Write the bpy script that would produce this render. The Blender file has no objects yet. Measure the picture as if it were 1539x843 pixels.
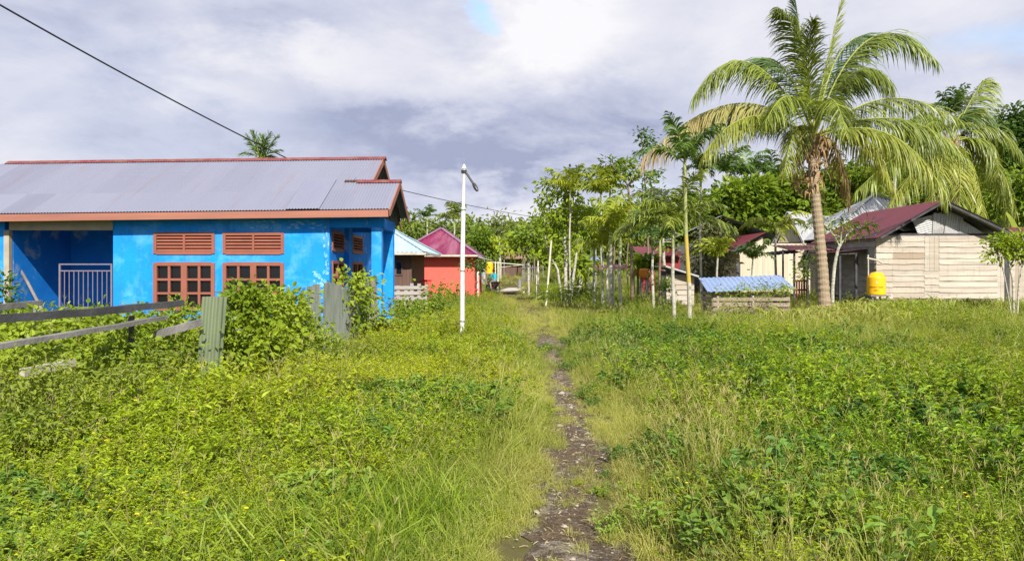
import bpy, math, random
import numpy as np
from mathutils import Vector, Matrix

random.seed(7)
RNG = np.random.default_rng(11)
sc = bpy.context.scene
COL = sc.collection
F, CX, HY, H = 1150.0, 769.5, 405.0, 1.65


def W(px, py, d):
    return np.array([(px - CX) / F * d, d, H + (HY - py) / F * d])


def WX(px, d):
    return (px - CX) / F * d


def WZ(py, d):
    return H + (HY - py) / F * d


# ------------------------------------------------------------------ materials
def new_mat(name):
    m = bpy.data.materials.new(name)
    m.use_nodes = True
    nt = m.node_tree
    nt.nodes.clear()
    out = nt.nodes.new('ShaderNodeOutputMaterial')
    return m, nt, out


def nd(nt, typ, **kw):
    n = nt.nodes.new(typ)
    for k, v in kw.items():
        if k.startswith('i_'):
            n.inputs[k[2:].replace('_', ' ')].default_value = v
        else:
            setattr(n, k, v)
    return n


def lk(nt, a, b):
    nt.links.new(a, b)


def mixc(nt, fac, a, b, blend='MIX'):
    n = nt.nodes.new('ShaderNodeMix')
    n.data_type = 'RGBA'
    n.blend_type = blend
    for sock, val in ((n.inputs[0], fac), (n.inputs[6], a), (n.inputs[7], b)):
        if isinstance(val, (int, float)):
            sock.default_value = val
        elif isinstance(val, tuple):
            sock.default_value = (*val[:3], 1)
        else:
            nt.links.new(val, sock)
    return n.outputs[2]


def noise(nt, vec, scale, detail=4, rough=0.55, dist=0.0):
    n = nd(nt, 'ShaderNodeTexNoise')
    n.inputs['Scale'].default_value = scale
    n.inputs['Detail'].default_value = detail
    n.inputs['Roughness'].default_value = rough
    n.inputs['Distortion'].default_value = dist
    lk(nt, vec, n.inputs['Vector'])
    return n.outputs['Fac']


def mrange(nt, v, a, b, c=0.0, d=1.0):
    n = nd(nt, 'ShaderNodeMapRange')
    n.inputs[1].default_value = a
    n.inputs[2].default_value = b
    n.inputs[3].default_value = c
    n.inputs[4].default_value = d
    lk(nt, v, n.inputs[0])
    return n.outputs[0]


def math_n(nt, op, a, b=None):
    n = nd(nt, 'ShaderNodeMath', operation=op)
    for i, v in enumerate((a, b)):
        if v is None:
            continue
        if isinstance(v, (int, float)):
            n.inputs[i].default_value = v
        else:
            lk(nt, v, n.inputs[i])
    return n.outputs[0]


def scaled(nt, vec, s):
    n = nd(nt, 'ShaderNodeMapping')
    n.inputs['Scale'].default_value = s
    lk(nt, vec, n.inputs['Vector'])
    return n.outputs[0]


def surf(name, col, col2=None, scale=3.0, *args_, streak=None, **kw_):
    m = surf0(name, col, col2, scale, *args_, streak=streak, **kw_)
    return m


def surf0(name, col, col2=None, scale=3.0, stretch=(1, 1, 1), lo=0.4, hi=0.7, rough=0.7, metal=0.0, bump=0.0,
         bscale=30.0, spec=0.3, dirt=None, dirt_scale=1.2, dirt_lo=0.5, dirt_hi=0.7, tint=None, streak=None):
    """Painted / weathered surface: two tones mixed by noise, an optional patchy third tone, optional bump."""
    m, nt, out = new_mat(name)
    p = nd(nt, 'ShaderNodeBsdfPrincipled')
    p.inputs['Roughness'].default_value = rough
    p.inputs['Metallic'].default_value = metal
    p.inputs['Specular IOR Level'].default_value = spec
    geo = nd(nt, 'ShaderNodeNewGeometry')
    vec = scaled(nt, geo.outputs['Position'], stretch)
    c = None
    if col2 is None:
        col2 = tuple(x * 0.7 for x in col)
    f = mrange(nt, noise(nt, vec, scale, 6, 0.6), lo, hi)
    c = mixc(nt, f, col, col2)
    if tint is not None:
        at = nd(nt, 'ShaderNodeAttribute', attribute_name='tint')
        c = mixc(nt, at.outputs['Fac'], c, tint)
    if dirt is not None:
        f2 = mrange(nt, noise(nt, vec, dirt_scale, 8, 0.65, 0.4), dirt_lo, dirt_hi)
        c = mixc(nt, f2, c, dirt)
    if streak is not None:  # rain runs: noise drawn out along the fall line
        sv_ = scaled(nt, geo.outputs['Position'], streak[1])
        f3 = mrange(nt, noise(nt, sv_, 1.0, 7, 0.7, 0.15), streak[2], streak[3])
        c = mixc(nt, math_n(nt, 'MULTIPLY', f3, streak[4]), c, streak[0])
    lk(nt, c, p.inputs['Base Color'])
    if bump:
        b = nd(nt, 'ShaderNodeBump')
        b.inputs['Strength'].default_value = bump
        b.inputs['Distance'].default_value = 0.02
        lk(nt, noise(nt, vec, bscale, 5), b.inputs['Height'])
        lk(nt, b.outputs[0], p.inputs['Normal'])
    lk(nt, p.outputs[0], out.inputs[0])
    return m


def leafmat(name, c0, c1, c2=None, trans=0.35, rough=0.5, spec=0.3, nscale=0.6, inst=False):
    """Foliage: each leaf's own tint runs c0..c1, c2 is the tone of ageing leaves / dry blades."""
    m, nt, out = new_mat(name)
    at = nd(nt, 'ShaderNodeAttribute', attribute_name='tint')
    c = mixc(nt, at.outputs['Fac'], c0, c1)
    geo = nd(nt, 'ShaderNodeNewGeometry')
    n1 = mrange(nt, noise(nt, geo.outputs['Position'], nscale, 3), 0.35, 0.65)
    if c2 is not None:
        if inst:
            it = nd(nt, 'ShaderNodeAttribute', attribute_name='itint', attribute_type='INSTANCER')
            c = mixc(nt, it.outputs['Fac'], c, c2)
        else:
            c = mixc(nt, math_n(nt, 'MULTIPLY', n1, 0.5), c, c2)
    hs = nd(nt, 'ShaderNodeHueSaturation')
    lk(nt, mrange(nt, n1, 0, 1, 0.82, 1.15), hs.inputs['Value'])
    lk(nt, c, hs.inputs['Color'])
    c = hs.outputs[0]
    p = nd(nt, 'ShaderNodeBsdfPrincipled')
    p.inputs['Roughness'].default_value = rough
    p.inputs['Specular IOR Level'].default_value = spec
    lk(nt, c, p.inputs['Base Color'])
    t = nd(nt, 'ShaderNodeBsdfTranslucent')
    lk(nt, mixc(nt, 1.0, c, (1.0, 0.98, 0.42), 'MULTIPLY'), t.inputs[0])
    mx = nd(nt, 'ShaderNodeMixShader')
    mx.inputs[0].default_value = trans
    lk(nt, p.outputs[0], mx.inputs[1])
    lk(nt, t.outputs[0], mx.inputs[2])
    lk(nt, mx.outputs[0], out.inputs[0])
    return m


M = {}
M['blue'] = surf('blue_paint', (0.008, 0.265, 0.90), (0.008, 0.22, 0.80), 1.2, rough=0.75, spec=0.2, bump=0.25, bscale=14,
                 dirt=(0.13, 0.44, 0.88), dirt_scale=1.7, dirt_lo=0.48, dirt_hi=0.80, streak=((0.03, 0.12, 0.30), (7, 7, .55), .50, .75, .55))
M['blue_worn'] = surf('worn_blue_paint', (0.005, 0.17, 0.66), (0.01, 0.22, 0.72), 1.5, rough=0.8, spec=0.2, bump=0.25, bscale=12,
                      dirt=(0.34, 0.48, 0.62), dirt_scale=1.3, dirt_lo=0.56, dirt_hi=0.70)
M['peel'] = surf('peeled_plaster', (0.06, 0.36, 0.86), (0.30, 0.50, 0.74), 7, rough=0.9, bump=0.3)
M['zinc_roof'] = surf('zinc_roof', (0.185, 0.195, 0.265), (0.16, 0.17, 0.235), 0.5, (1.6, 0.25, 0.25), rough=0.55, metal=0.15, spec=0.3,
                      dirt=(0.215, 0.225, 0.30), dirt_scale=0.40, dirt_lo=0.52, dirt_hi=0.70, tint=(0.235, 0.245, 0.32), streak=((0.20, 0.13, 0.11), (5, .35, .35), .56, .80, .5))
M['pale_sheet'] = surf('newer_zinc_sheet', (0.235, 0.245, 0.325), (0.205, 0.215, 0.295), 0.6, (1.6, 0.3, 0.3), rough=0.5, metal=0.15)
M['rust_cap'] = surf('rusty_red_metal', (0.17, 0.028, 0.035), (0.20, 0.10, 0.07), 5, rough=0.6)
M['fascia'] = surf('salmon_board', (0.34, 0.145, 0.10), (0.25, 0.105, 0.08), 1.2, (0.3, 1, 3), rough=0.7, dirt=(0.25, 0.12, 0.08), dirt_lo=0.6, dirt_hi=0.8)
M['frame'] = surf('brick_frame_paint', (0.27, 0.095, 0.065), (0.22, 0.08, 0.055), 3, rough=0.6)
M['dark_glass'] = surf('dark_glass', (0.006, 0.007, 0.008), (0.01, 0.01, 0.012), 2, rough=0.15, spec=0.5)
M['soffit'] = surf('dark_timber', (0.09, 0.045, 0.03), (0.05, 0.03, 0.02), 6, rough=0.8)
M['grey_header'] = surf('bare_concrete', (0.36, 0.33, 0.27), (0.26, 0.24, 0.20), 3, rough=0.9, bump=0.2)
M['concrete'] = surf('aged_concrete', (0.30, 0.28, 0.25), (0.20, 0.19, 0.17), 2, rough=0.9, bump=0.3)
M['wood_grey'] = surf('weathered_grey_wood', (0.23, 0.22, 0.215), (0.11, 0.105, 0.10), 2.0, (1, 1, 1), rough=0.85, bump=0.4, bscale=25)
M['wood_dark'] = surf('dark_weathered_wood', (0.075, 0.075, 0.085), (0.035, 0.035, 0.04), 3, rough=0.75, bump=0.4, bscale=25)
M['wood_pale'] = surf('pale_weathered_wood', (0.50, 0.46, 0.40), (0.33, 0.30, 0.25), 3, rough=0.85, bump=0.3, bscale=25)
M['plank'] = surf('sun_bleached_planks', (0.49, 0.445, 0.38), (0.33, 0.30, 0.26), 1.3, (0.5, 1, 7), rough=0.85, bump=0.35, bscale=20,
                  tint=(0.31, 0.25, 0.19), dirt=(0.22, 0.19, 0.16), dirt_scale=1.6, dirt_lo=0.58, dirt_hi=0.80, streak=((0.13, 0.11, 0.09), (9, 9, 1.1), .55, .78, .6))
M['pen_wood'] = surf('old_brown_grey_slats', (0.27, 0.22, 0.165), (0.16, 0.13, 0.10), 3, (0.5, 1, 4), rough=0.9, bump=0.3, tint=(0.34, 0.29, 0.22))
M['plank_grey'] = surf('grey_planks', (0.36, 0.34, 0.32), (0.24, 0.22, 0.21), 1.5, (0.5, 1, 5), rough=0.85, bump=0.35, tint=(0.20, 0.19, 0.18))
M['plank_brown'] = surf('brown_planks', (0.14, 0.085, 0.065), (0.09, 0.055, 0.045), 2, (3, 3, 0.4), rough=0.8, bump=0.3, tint=(0.10, 0.06, 0.05))
M['cream'] = surf('cream_boards', (0.60, 0.54, 0.42), (0.48, 0.42, 0.32), 1.5, (3, 3, 0.4), rough=0.85, tint=(0.46, 0.40, 0.30),
                  dirt=(0.34, 0.28, 0.20), dirt_scale=0.8, dirt_lo=0.6, dirt_hi=0.75)
M['zinc'] = surf('grey_zinc_sheet', (0.26, 0.285, 0.255), (0.14, 0.165, 0.135), 3.5, (1, 1, 0.4), rough=0.5, metal=0.3, spec=0.4,
                 dirt=(0.20, 0.22, 0.20), dirt_scale=1.5, dirt_lo=0.55, dirt_hi=0.75)
M['zinc_green'] = surf('green_grey_zinc_sheet', (0.20, 0.245, 0.15), (0.13, 0.165, 0.10), 2.5, (1, 1, 0.4), rough=0.45, metal=0.3, spec=0.4,
                       dirt=(0.33, 0.35, 0.30), dirt_scale=2, dirt_lo=0.58, dirt_hi=0.75)
M['tin'] = surf('bright_old_tin', (0.42, 0.42, 0.42), (0.30, 0.30, 0.30), 2, rough=0.5, metal=0.3, dirt=(0.25, 0.23, 0.2), dirt_scale=1.5)
M['grey_roof'] = surf('pale_grey_roof', (0.42, 0.43, 0.45), (0.32, 0.33, 0.35), 0.8, rough=0.5, metal=0.25)
M['maroon'] = surf('maroon_roof', (0.15, 0.022, 0.034), (0.12, 0.02, 0.03), 0.8, rough=0.45, metal=0.1, dirt=(0.20, 0.06, 0.06), dirt_scale=0.7, dirt_lo=0.6)
M['magenta'] = surf('magenta_roof', (0.20, 0.012, 0.065), (0.15, 0.012, 0.05), 0.6, (1.5, 0.3, 0.3), rough=0.45, metal=0.1,
                    dirt=(0.25, 0.08, 0.13), dirt_scale=0.35, dirt_lo=0.48, dirt_hi=0.56)
M['violet'] = surf('faded_violet_roof', (0.26, 0.14, 0.21), (0.20, 0.10, 0.17), 0.8, rough=0.45, metal=0.1)
M['sky_roof'] = surf('pale_blue_roof', (0.43, 0.57, 0.66), (0.34, 0.49, 0.60), 0.8, rough=0.45, metal=0.2)
M['blue_tin'] = surf('blue_tin_roof', (0.27, 0.36, 0.58), (0.21, 0.30, 0.52), 1.2, rough=0.45, metal=0.2, dirt=(0.28, 0.34, 0.48), dirt_lo=0.58)
M['white'] = surf('white_paint', (0.68, 0.68, 0.66), (0.52, 0.52, 0.49), 3, (1, 1, 0.5), rough=0.5, dirt=(0.40, 0.38, 0.33), dirt_scale=2.2, dirt_lo=0.56, dirt_hi=0.78)
M['coral'] = surf('coral_paint', (0.73, 0.125, 0.095), (0.65, 0.11, 0.085), 1, rough=0.75, spec=0.2)
M['coral_dark'] = surf('coral_trim', (0.50, 0.10, 0.08), None, 2, rough=0.7)
M['red_wall'] = surf('dull_red_boards', (0.25, 0.03, 0.035), (0.16, 0.03, 0.03), 2, rough=0.8)
M['yellow'] = surf('yellow_plastic', (0.80, 0.46, 0.006), (0.76, 0.40, 0.006), 1, rough=0.4, spec=0.5)
M['orange'] = surf('orange_plastic', (0.62, 0.22, 0.012), (0.50, 0.17, 0.012), 2, rough=0.45, spec=0.5)
M['red_text'] = surf('dark_red_print', (0.30, 0.03, 0.01), None, 2, rough=0.6)
M['turq'] = surf('turquoise_plastic', (0.05, 0.45, 0.50), (0.04, 0.38, 0.42), 3, rough=0.5)
M['black'] = surf('black_rubber', (0.012, 0.012, 0.014), (0.02, 0.02, 0.022), 3, rough=0.6)
M['black_metal'] = surf('black_metal', (0.02, 0.022, 0.025), (0.03, 0.03, 0.03), 3, rough=0.4, spec=0.5)
M['chrome'] = surf('dull_chrome', (0.5, 0.5, 0.5), None, 3, rough=0.3, metal=0.9)
M['moto'] = surf('dark_red_fairing', (0.06, 0.015, 0.015), None, 3, rough=0.35, spec=0.5)
M['lamp_glass'] = surf('lamp_glass', (0.7, 0.7, 0.65), None, 3, rough=0.2, spec=0.5)
M['red_plastic'] = surf('red_plastic', (0.50, 0.02, 0.03), None, 3, rough=0.4, spec=0.5)
M['rust'] = surf('rusted_iron', (0.28, 0.17, 0.13), (0.18, 0.10, 0.07), 8, rough=0.75)
M['old_iron'] = surf('old_painted_iron', (0.17, 0.17, 0.24), (0.20, 0.12, 0.10), 7, rough=0.7)
M['skin'] = surf('brown_skin', (0.17, 0.085, 0.05), None, 3, rough=0.6)
M['hair'] = surf('black_hair', (0.012, 0.01, 0.01), None, 3, rough=0.6)
M['shirt'] = surf('turquoise_cloth', (0.02, 0.33, 0.46), (0.02, 0.27, 0.38), 6, rough=0.9)
M['trousers'] = surf('grey_beige_cloth', (0.28, 0.25, 0.21), (0.20, 0.18, 0.16), 6, rough=0.9)
M['bark_pale'] = surf('pale_bark', (0.46, 0.44, 0.38), (0.26, 0.25, 0.20), 6, (1, 1, 2), rough=0.9, bump=0.4, dirt=(0.16, 0.17, 0.10), dirt_scale=4, dirt_lo=0.52, dirt_hi=0.66)
M['bark_yellow'] = surf('yellow_bark', (0.46, 0.33, 0.05), (0.36, 0.30, 0.08), 5, (1, 1, 3), rough=0.8, bump=0.3)
M['bark_green'] = surf('green_bark', (0.24, 0.28, 0.09), (0.33, 0.33, 0.18), 5, (1, 1, 3), rough=0.8)
M['bark_brown'] = surf('brown_bark', (0.20, 0.15, 0.10), (0.11, 0.085, 0.06), 6, (1, 1, 2), rough=0.9, bump=0.5)
M['coco_bark'] = surf('coconut_bark', (0.33, 0.26, 0.18), (0.20, 0.15, 0.10), 5, (1, 1, 6), rough=0.9, bump=0.5, bscale=14)
M['husk'] = surf('dry_palm_fibre', (0.36, 0.24, 0.12), (0.22, 0.13, 0.07), 6, (2, 2, 0.6), rough=0.9)
M['bamboo'] = surf('bleached_bamboo', (0.58, 0.55, 0.42), (0.46, 0.43, 0.33), 4, (1, 1, 2), rough=0.7)

M['grass'] = leafmat('grass_blades', (0.11, 0.205, 0.014), (0.29, 0.40, 0.030), (0.47, 0.46, 0.13), trans=0.45, nscale=0.35, inst=True)
M['seed'] = leafmat('grass_seed_heads', (0.28, 0.29, 0.07), (0.40, 0.38, 0.13), (0.45, 0.40, 0.17), trans=0.35, inst=True)
M['weed'] = leafmat('weed_leaves', (0.10, 0.205, 0.012), (0.27, 0.40, 0.020), (0.41, 0.47, 0.024), trans=0.38, nscale=0.5, inst=True)
M['weed_dark'] = leafmat('dark_weed_leaves', (0.040, 0.125, 0.024), (0.10, 0.23, 0.035), (0.22, 0.33, 0.04), trans=0.32, nscale=0.6, inst=True)
M['weed_stem'] = surf('weed_stems', (0.16, 0.15, 0.05), (0.15, 0.08, 0.04), 8, rough=0.8)
M['flower'] = surf('yellow_petals', (0.80, 0.62, 0.02), None, 8, rough=0.7)
M['reed'] = leafmat('tall_grass_leaves', (0.20, 0.28, 0.03), (0.32, 0.38, 0.06), (0.40, 0.40, 0.10), trans=0.4, inst=True)
M['leaf'] = leafmat('tree_leaves', (0.055, 0.13, 0.012), (0.20, 0.31, 0.024), (0.28, 0.35, 0.025))
M['leaf_bright'] = leafmat('bright_tree_leaves', (0.10, 0.205, 0.012), (0.29, 0.40, 0.025), (0.36, 0.41, 0.03))
M['leaf_dark'] = leafmat('dark_tree_leaves', (0.025, 0.075, 0.012), (0.085, 0.17, 0.022), (0.12, 0.20, 0.025), trans=0.28)
M['leaf_dull'] = leafmat('dull_mango_leaves', (0.085, 0.105, 0.040), (0.20, 0.22, 0.09), (0.22, 0.20, 0.11), trans=0.25)
M['leaf_far'] = leafmat('forest_leaves', (0.07, 0.135, 0.022), (0.21, 0.29, 0.042), (0.27, 0.31, 0.05), nscale=0.12)
M['bush_leaf'] = leafmat('bush_leaves', (0.075, 0.17, 0.012), (0.27, 0.38, 0.025), (0.36, 0.40, 0.028))
M['weed_bush'] = leafmat('scrubby_weed_leaves', (0.10, 0.185, 0.018), (0.26, 0.34, 0.035), (0.34, 0.35, 0.06))
M['palm'] = leafmat('palm_leaflets', (0.055, 0.115, 0.018), (0.30, 0.35, 0.045), (0.27, 0.33, 0.05), rough=0.4, spec=0.5)
M['palm_yellow'] = leafmat('yellowing_palm_leaflets', (0.17, 0.24, 0.028), (0.36, 0.40, 0.06), (0.40, 0.38, 0.08), rough=0.4, spec=0.5)
M['palm_dark'] = leafmat('dark_palm_leaflets', (0.035, 0.095, 0.018), (0.13, 0.23, 0.040), (0.15, 0.23, 0.04), rough=0.4, spec=0.5)
M['palm_dry'] = leafmat('dry_palm_leaflets', (0.30, 0.20, 0.09), (0.42, 0.31, 0.15), (0.40, 0.32, 0.16), rough=0.7)
M['rachis'] = surf('palm_midrib', (0.26, 0.31, 0.05), (0.22, 0.24, 0.045), 3, rough=0.6)
M['palm_tip'] = leafmat('tan_tipped_palm_leaflets', (0.16, 0.24, 0.03), (0.48, 0.36, 0.18), (0.40, 0.36, 0.14), rough=0.6)
M['fern'] = leafmat('young_palm_leaflets', (0.16, 0.26, 0.02), (0.34, 0.40, 0.04), (0.40, 0.40, 0.04), rough=0.4)


def ground_mat():
    m, nt, out = new_mat('ground_soil')
    geo = nd(nt, 'ShaderNodeNewGeometry')
    v = geo.outputs['Position']
    f = mrange(nt, noise(nt, v, 1.6, 8, 0.65), 0.35, 0.65)
    c = mixc(nt, f, (0.075, 0.070, 0.026), (0.13, 0.125, 0.04))
    f2 = mrange(nt, noise(nt, v, 12, 6, 0.7), 0.45, 0.7)
    c = mixc(nt, f2, c, (0.09, 0.066, 0.04))
    p = nd(nt, 'ShaderNodeBsdfPrincipled')
    p.inputs['Roughness'].default_value = 0.95
    p.inputs['Specular IOR Level'].default_value = 0.1
    lk(nt, c, p.inputs['Base Color'])
    lk(nt, p.outputs[0], out.inputs[0])
    return m


def path_mat():
    """Crumbling concrete under soil and litter: slab islands, dark earth between, pale grit."""
    m, nt, out = new_mat('broken_concrete_path')
    geo = nd(nt, 'ShaderNodeNewGeometry')
    v = geo.outputs['Position']
    big = noise(nt, v, 2.6, 10, 0.72, 0.8)
    fine = noise(nt, v, 17, 8, 0.75, 0.3)
    slab = mrange(nt, math_n(nt, 'ADD', math_n(nt, 'MULTIPLY', big, .65), math_n(nt, 'MULTIPLY', fine, .35)), 0.47, 0.54)
    earth = mixc(nt, mrange(nt, noise(nt, v, 40, 6, .7), .4, .65), (0.10, 0.070, 0.045), (0.21, 0.155, 0.10))
    conc = mixc(nt, mrange(nt, noise(nt, v, 11, 9, .75), .38, .62), (0.15, 0.125, 0.095), (0.33, 0.28, 0.22))
    c = mixc(nt, slab, earth, conc)
    vor = nd(nt, 'ShaderNodeTexVoronoi', feature='F1')
    vor.inputs['Scale'].default_value = 48
    lk(nt, v, vor.inputs['Vector'])
    grit = math_n(nt, 'MULTIPLY', mrange(nt, vor.outputs['Distance'], 0.26, 0.18), mrange(nt, noise(nt, v, 11, 5, .6), .46, .58))
    c = mixc(nt, grit, c, (0.36, 0.31, 0.24))
    c = mixc(nt, mrange(nt, noise(nt, v, 75, 3, .7), .56, .70), c, (0.035, 0.026, 0.018))
    p = nd(nt, 'ShaderNodeBsdfPrincipled')
    p.inputs['Roughness'].default_value = 0.95
    p.inputs['Specular IOR Level'].default_value = 0.1
    lk(nt, c, p.inputs['Base Color'])
    b = nd(nt, 'ShaderNodeBump')
    b.inputs['Strength'].default_value = 1.0
    b.inputs['Distance'].default_value = 0.035
    lk(nt, math_n(nt, 'ADD', math_n(nt, 'MULTIPLY', slab, .5), math_n(nt, 'ADD', fine, math_n(nt, 'MULTIPLY', grit, .5))), b.inputs['Height'])
    lk(nt, b.outputs[0], p.inputs['Normal'])
    lk(nt, p.outputs[0], out.inputs[0])
    return m


M['ground'] = ground_mat()
M['path'] = path_mat()
M['litter'] = surf('dry_litter', (0.30, 0.23, 0.12), (0.12, 0.08, 0.045), 40, rough=0.9, tint=(0.42, 0.36, 0.18))
M['stone'] = surf('pale_stones', (0.34, 0.30, 0.25), (0.2, 0.17, 0.13), 20, rough=0.9)


# ------------------------------------------------------------------ mesh builder
def nrm(a):
    a = np.asarray(a, float)
    return a / np.maximum(np.linalg.norm(a, axis=-1, keepdims=True), 1e-9)


class MB:
    def __init__(self):
        self.v, self.f, self.t, self.m, self.n = [], [], [], [], 0

    def add(self, V, Fc, tint=0.0, mat=0):
        V = np.asarray(V, float).reshape(-1, 3)
        Fc = np.asarray(Fc, int)
        self.v.append(V)
        self.f.append(Fc + self.n)
        self.t.append(np.broadcast_to(np.asarray(tint, float), (len(Fc),)).copy())
        self.m.append(np.full(len(Fc), mat))
        self.n += len(V)

    def obox(self, c, ax, ay, az, tint=0.0, mat=0):
        c, ax, ay, az = (np.asarray(q, float) for q in (c, ax, ay, az))
        V = [c + sx * ax + sy * ay + sz * az for sz in (-1, 1) for sy in (-1, 1) for sx in (-1, 1)]
        self.add(V, [(0, 2, 3, 1), (4, 5, 7, 6), (0, 1, 5, 4), (2, 6, 7, 3), (0, 4, 6, 2), (1, 3, 7, 5)], tint, mat)

    def box(self, x0, x1, y0, y1, z0, z1, tint=0.0, mat=0):
        self.obox(((x0 + x1) / 2, (y0 + y1) / 2, (z0 + z1) / 2), ((x1 - x0) / 2, 0, 0), (0, (y1 - y0) / 2, 0), (0, 0, (z1 - z0) / 2), tint, mat)

    def beam(self, p, q, w, h, up=(0, 0, 1), tint=0.0, mat=0):
        p, q = np.asarray(p, float), np.asarray(q, float)
        d = nrm(q - p)
        s = nrm(np.cross(d, up))
        u = np.cross(s, d)
        self.obox((p + q) / 2, (q - p) / 2, s * w / 2, u * h / 2, tint, mat)

    def prism(self, poly, ext, tint=0.0, mat=0):
        """Flat polygon (list of 3D points) extruded by a vector."""
        P = np.asarray(poly, float)
        n = len(P)
        V = np.vstack([P, P + np.asarray(ext, float)])
        for i in range(n):
            j = (i + 1) % n
            self.add(V[[i, j, n + j, n + i]], [(0, 1, 2, 3)], tint, mat)
        self.add(P, [tuple(range(n - 1, -1, -1))], tint, mat)
        self.add(P + np.asarray(ext, float), [tuple(range(n))], tint, mat)

    def tube(self, path, rad, n=8, tint=0.0, mat=0, cap=True):
        P = np.asarray(path, float)
        k = len(P)
        R = np.broadcast_to(np.asarray(rad, float), (k,))
        T = nrm(np.gradient(P, axis=0))
        ref = np.array([0.0, 0, 1]) if abs(T[0][2]) < 0.9 else np.array([1.0, 0, 0])
        a = np.linspace(0, 2 * np.pi, n, endpoint=False)
        V = []
        s = nrm(np.cross(T[0], ref))
        for i in range(k):
            s = nrm(s - T[i] * np.dot(s, T[i]))
            b = np.cross(T[i], s)
            V.append(P[i] + R[i] * (np.cos(a)[:, None] * s + np.sin(a)[:, None] * b))
        V = np.vstack(V)
        i, j = np.meshgrid(np.arange(k - 1), np.arange(n), indexing='ij')
        i, j = i.ravel(), j.ravel()
        Fc = np.stack([i * n + j, i * n + (j + 1) % n, (i + 1) * n + (j + 1) % n, (i + 1) * n + j], 1)
        self.add(V, Fc, tint, mat)
        if cap:
            self.add(V[:n], [tuple(range(n - 1, -1, -1))], tint, mat)
            self.add(V[-n:], [tuple(range(n))], tint, mat)

    def lathe(self, prof, c=(0, 0, 0), n=20, tint=0.0, mat=0):
        pr = np.asarray(prof, float)
        k = len(pr)
        a = np.linspace(0, 2 * np.pi, n, endpoint=False)
        V = np.stack([pr[:, None, 0] * np.cos(a), pr[:, None, 0] * np.sin(a), np.repeat(pr[:, 1:2], n, 1)], -1).reshape(-1, 3) + np.asarray(c)
        i, j = np.meshgrid(np.arange(k - 1), np.arange(n), indexing='ij')
        i, j = i.ravel(), j.ravel()
        self.add(V, np.stack([i * n + j, i * n + (j + 1) % n, (i + 1) * n + (j + 1) % n, (i + 1) * n + j], 1), tint, mat)

    def corr(self, o, u, v, width, wl=0.076, amp=0.009, v0=None, v1=None, per=6, rows=1, tint=0.0, mat=0, both=True):
        """Corrugated sheet: ripples run along u (unit), length along v (vector); v0,v1: fractions of v as functions of u."""
        o, u, v = np.asarray(o, float), nrm(u), np.asarray(v, float)
        n = nrm(np.cross(u, v))
        nc = max(6, int(width / wl * per)) + 1
        s = np.linspace(0, width, nc)
        a0 = np.zeros(nc) if v0 is None else np.array([v0(q / width) for q in s])
        a1 = np.ones(nc) if v1 is None else np.array([v1(q / width) for q in s])
        h = amp * np.sin(2 * np.pi * s / wl)
        base = o + s[:, None] * u + h[:, None] * n
        G = np.stack([base + (a0 + (a1 - a0) * r / rows)[:, None] * v for r in range(rows + 1)], 0)
        V = G.reshape(-1, 3)
        i, j = np.meshgrid(np.arange(rows), np.arange(nc - 1), indexing='ij')
        i, j = i.ravel(), j.ravel()
        Fc = np.stack([i * nc + j, i * nc + j + 1, (i + 1) * nc + j + 1, (i + 1) * nc + j], 1)
        self.add(V, Fc, tint, mat)
        if both:  # thin underside, so that the sheet has a thickness
            self.add(V - n * 0.004, Fc[:, ::-1], tint, mat)

    def leaves(self, P, D, N, L, Wd, tint, fold=0.25, droop=0.15, mat=0):
        P, D, N = np.asarray(P, float), nrm(D), np.asarray(N, float)
        n = len(P)
        L = np.broadcast_to(np.asarray(L, float), (n,))[:, None]
        Wd = np.broadcast_to(np.asarray(Wd, float), (n,))[:, None]
        S = nrm(np.cross(D, N))
        U = np.cross(S, D)
        b = P
        r1 = P + D * L * 0.30 + S * Wd * 0.46 + U * Wd * fold
        r2 = P + D * L * 0.66 + S * Wd * 0.38 + U * (Wd * fold - L * droop * 0.3)
        t = P + D * L - U * L * droop
        l2 = P + D * L * 0.66 - S * Wd * 0.38 + U * (Wd * fold - L * droop * 0.3)
        l1 = P + D * L * 0.30 - S * Wd * 0.46 + U * Wd * fold
        V = np.stack([b, r1, r2, t, l2, l1], 1).reshape(-1, 3)
        k = np.arange(n)[:, None] * 6
        Fc = np.concatenate([k + np.array([0, 1, 2, 3]), k + np.array([0, 3, 4, 5])], 1).reshape(-1, 4)
        self.add(V, Fc, np.repeat(np.broadcast_to(np.asarray(tint, float), (n,)), 2), mat)

    def strips(self, P, D, L, Wd, droop, seg=3, tint=0.0, side=None, mat=0):
        """Bent tapering strips (grass blades, palm leaflets): start P, direction D, length L, pulled down by droop."""
        P, D = np.asarray(P, float), nrm(D)
        n = len(P)
        L = np.broadcast_to(np.asarray(L, float), (n,))
        Wd = np.broadcast_to(np.asarray(Wd, float), (n,))
        dr = np.broadcast_to(np.asarray(droop, float), (n,))
        if side is None:
            side = nrm(np.cross(D, RNG.normal(size=(n, 3))))
        else:
            side = nrm(side)
        pts, cur, d = [P], P, D
        for s in range(seg):
            d = nrm(d + np.array([0, 0, -1.0]) * (dr * (s + 0.5) / seg * 1.3)[:, None])
            cur = cur + d * (L / seg)[:, None]
            pts.append(cur)
        prof = {2: (0.6, 1.0, 0.08), 3: (0.6, 1.0, 0.75, 0.06), 4: (0.6, 1.0, 0.95, 0.6, 0.05)}[seg]
        V = np.stack([p + sg * side * (Wd * w / 2)[:, None] for p, w in zip(pts, prof) for sg in (-1, 1)], 1).reshape(-1, 3)
        k = np.arange(n)[:, None] * (2 * (seg + 1))
        Fc = np.concatenate([k + np.array([2 * s, 2 * s + 1, 2 * s + 3, 2 * s + 2]) for s in range(seg)], 1).reshape(-1, 4)
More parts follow.
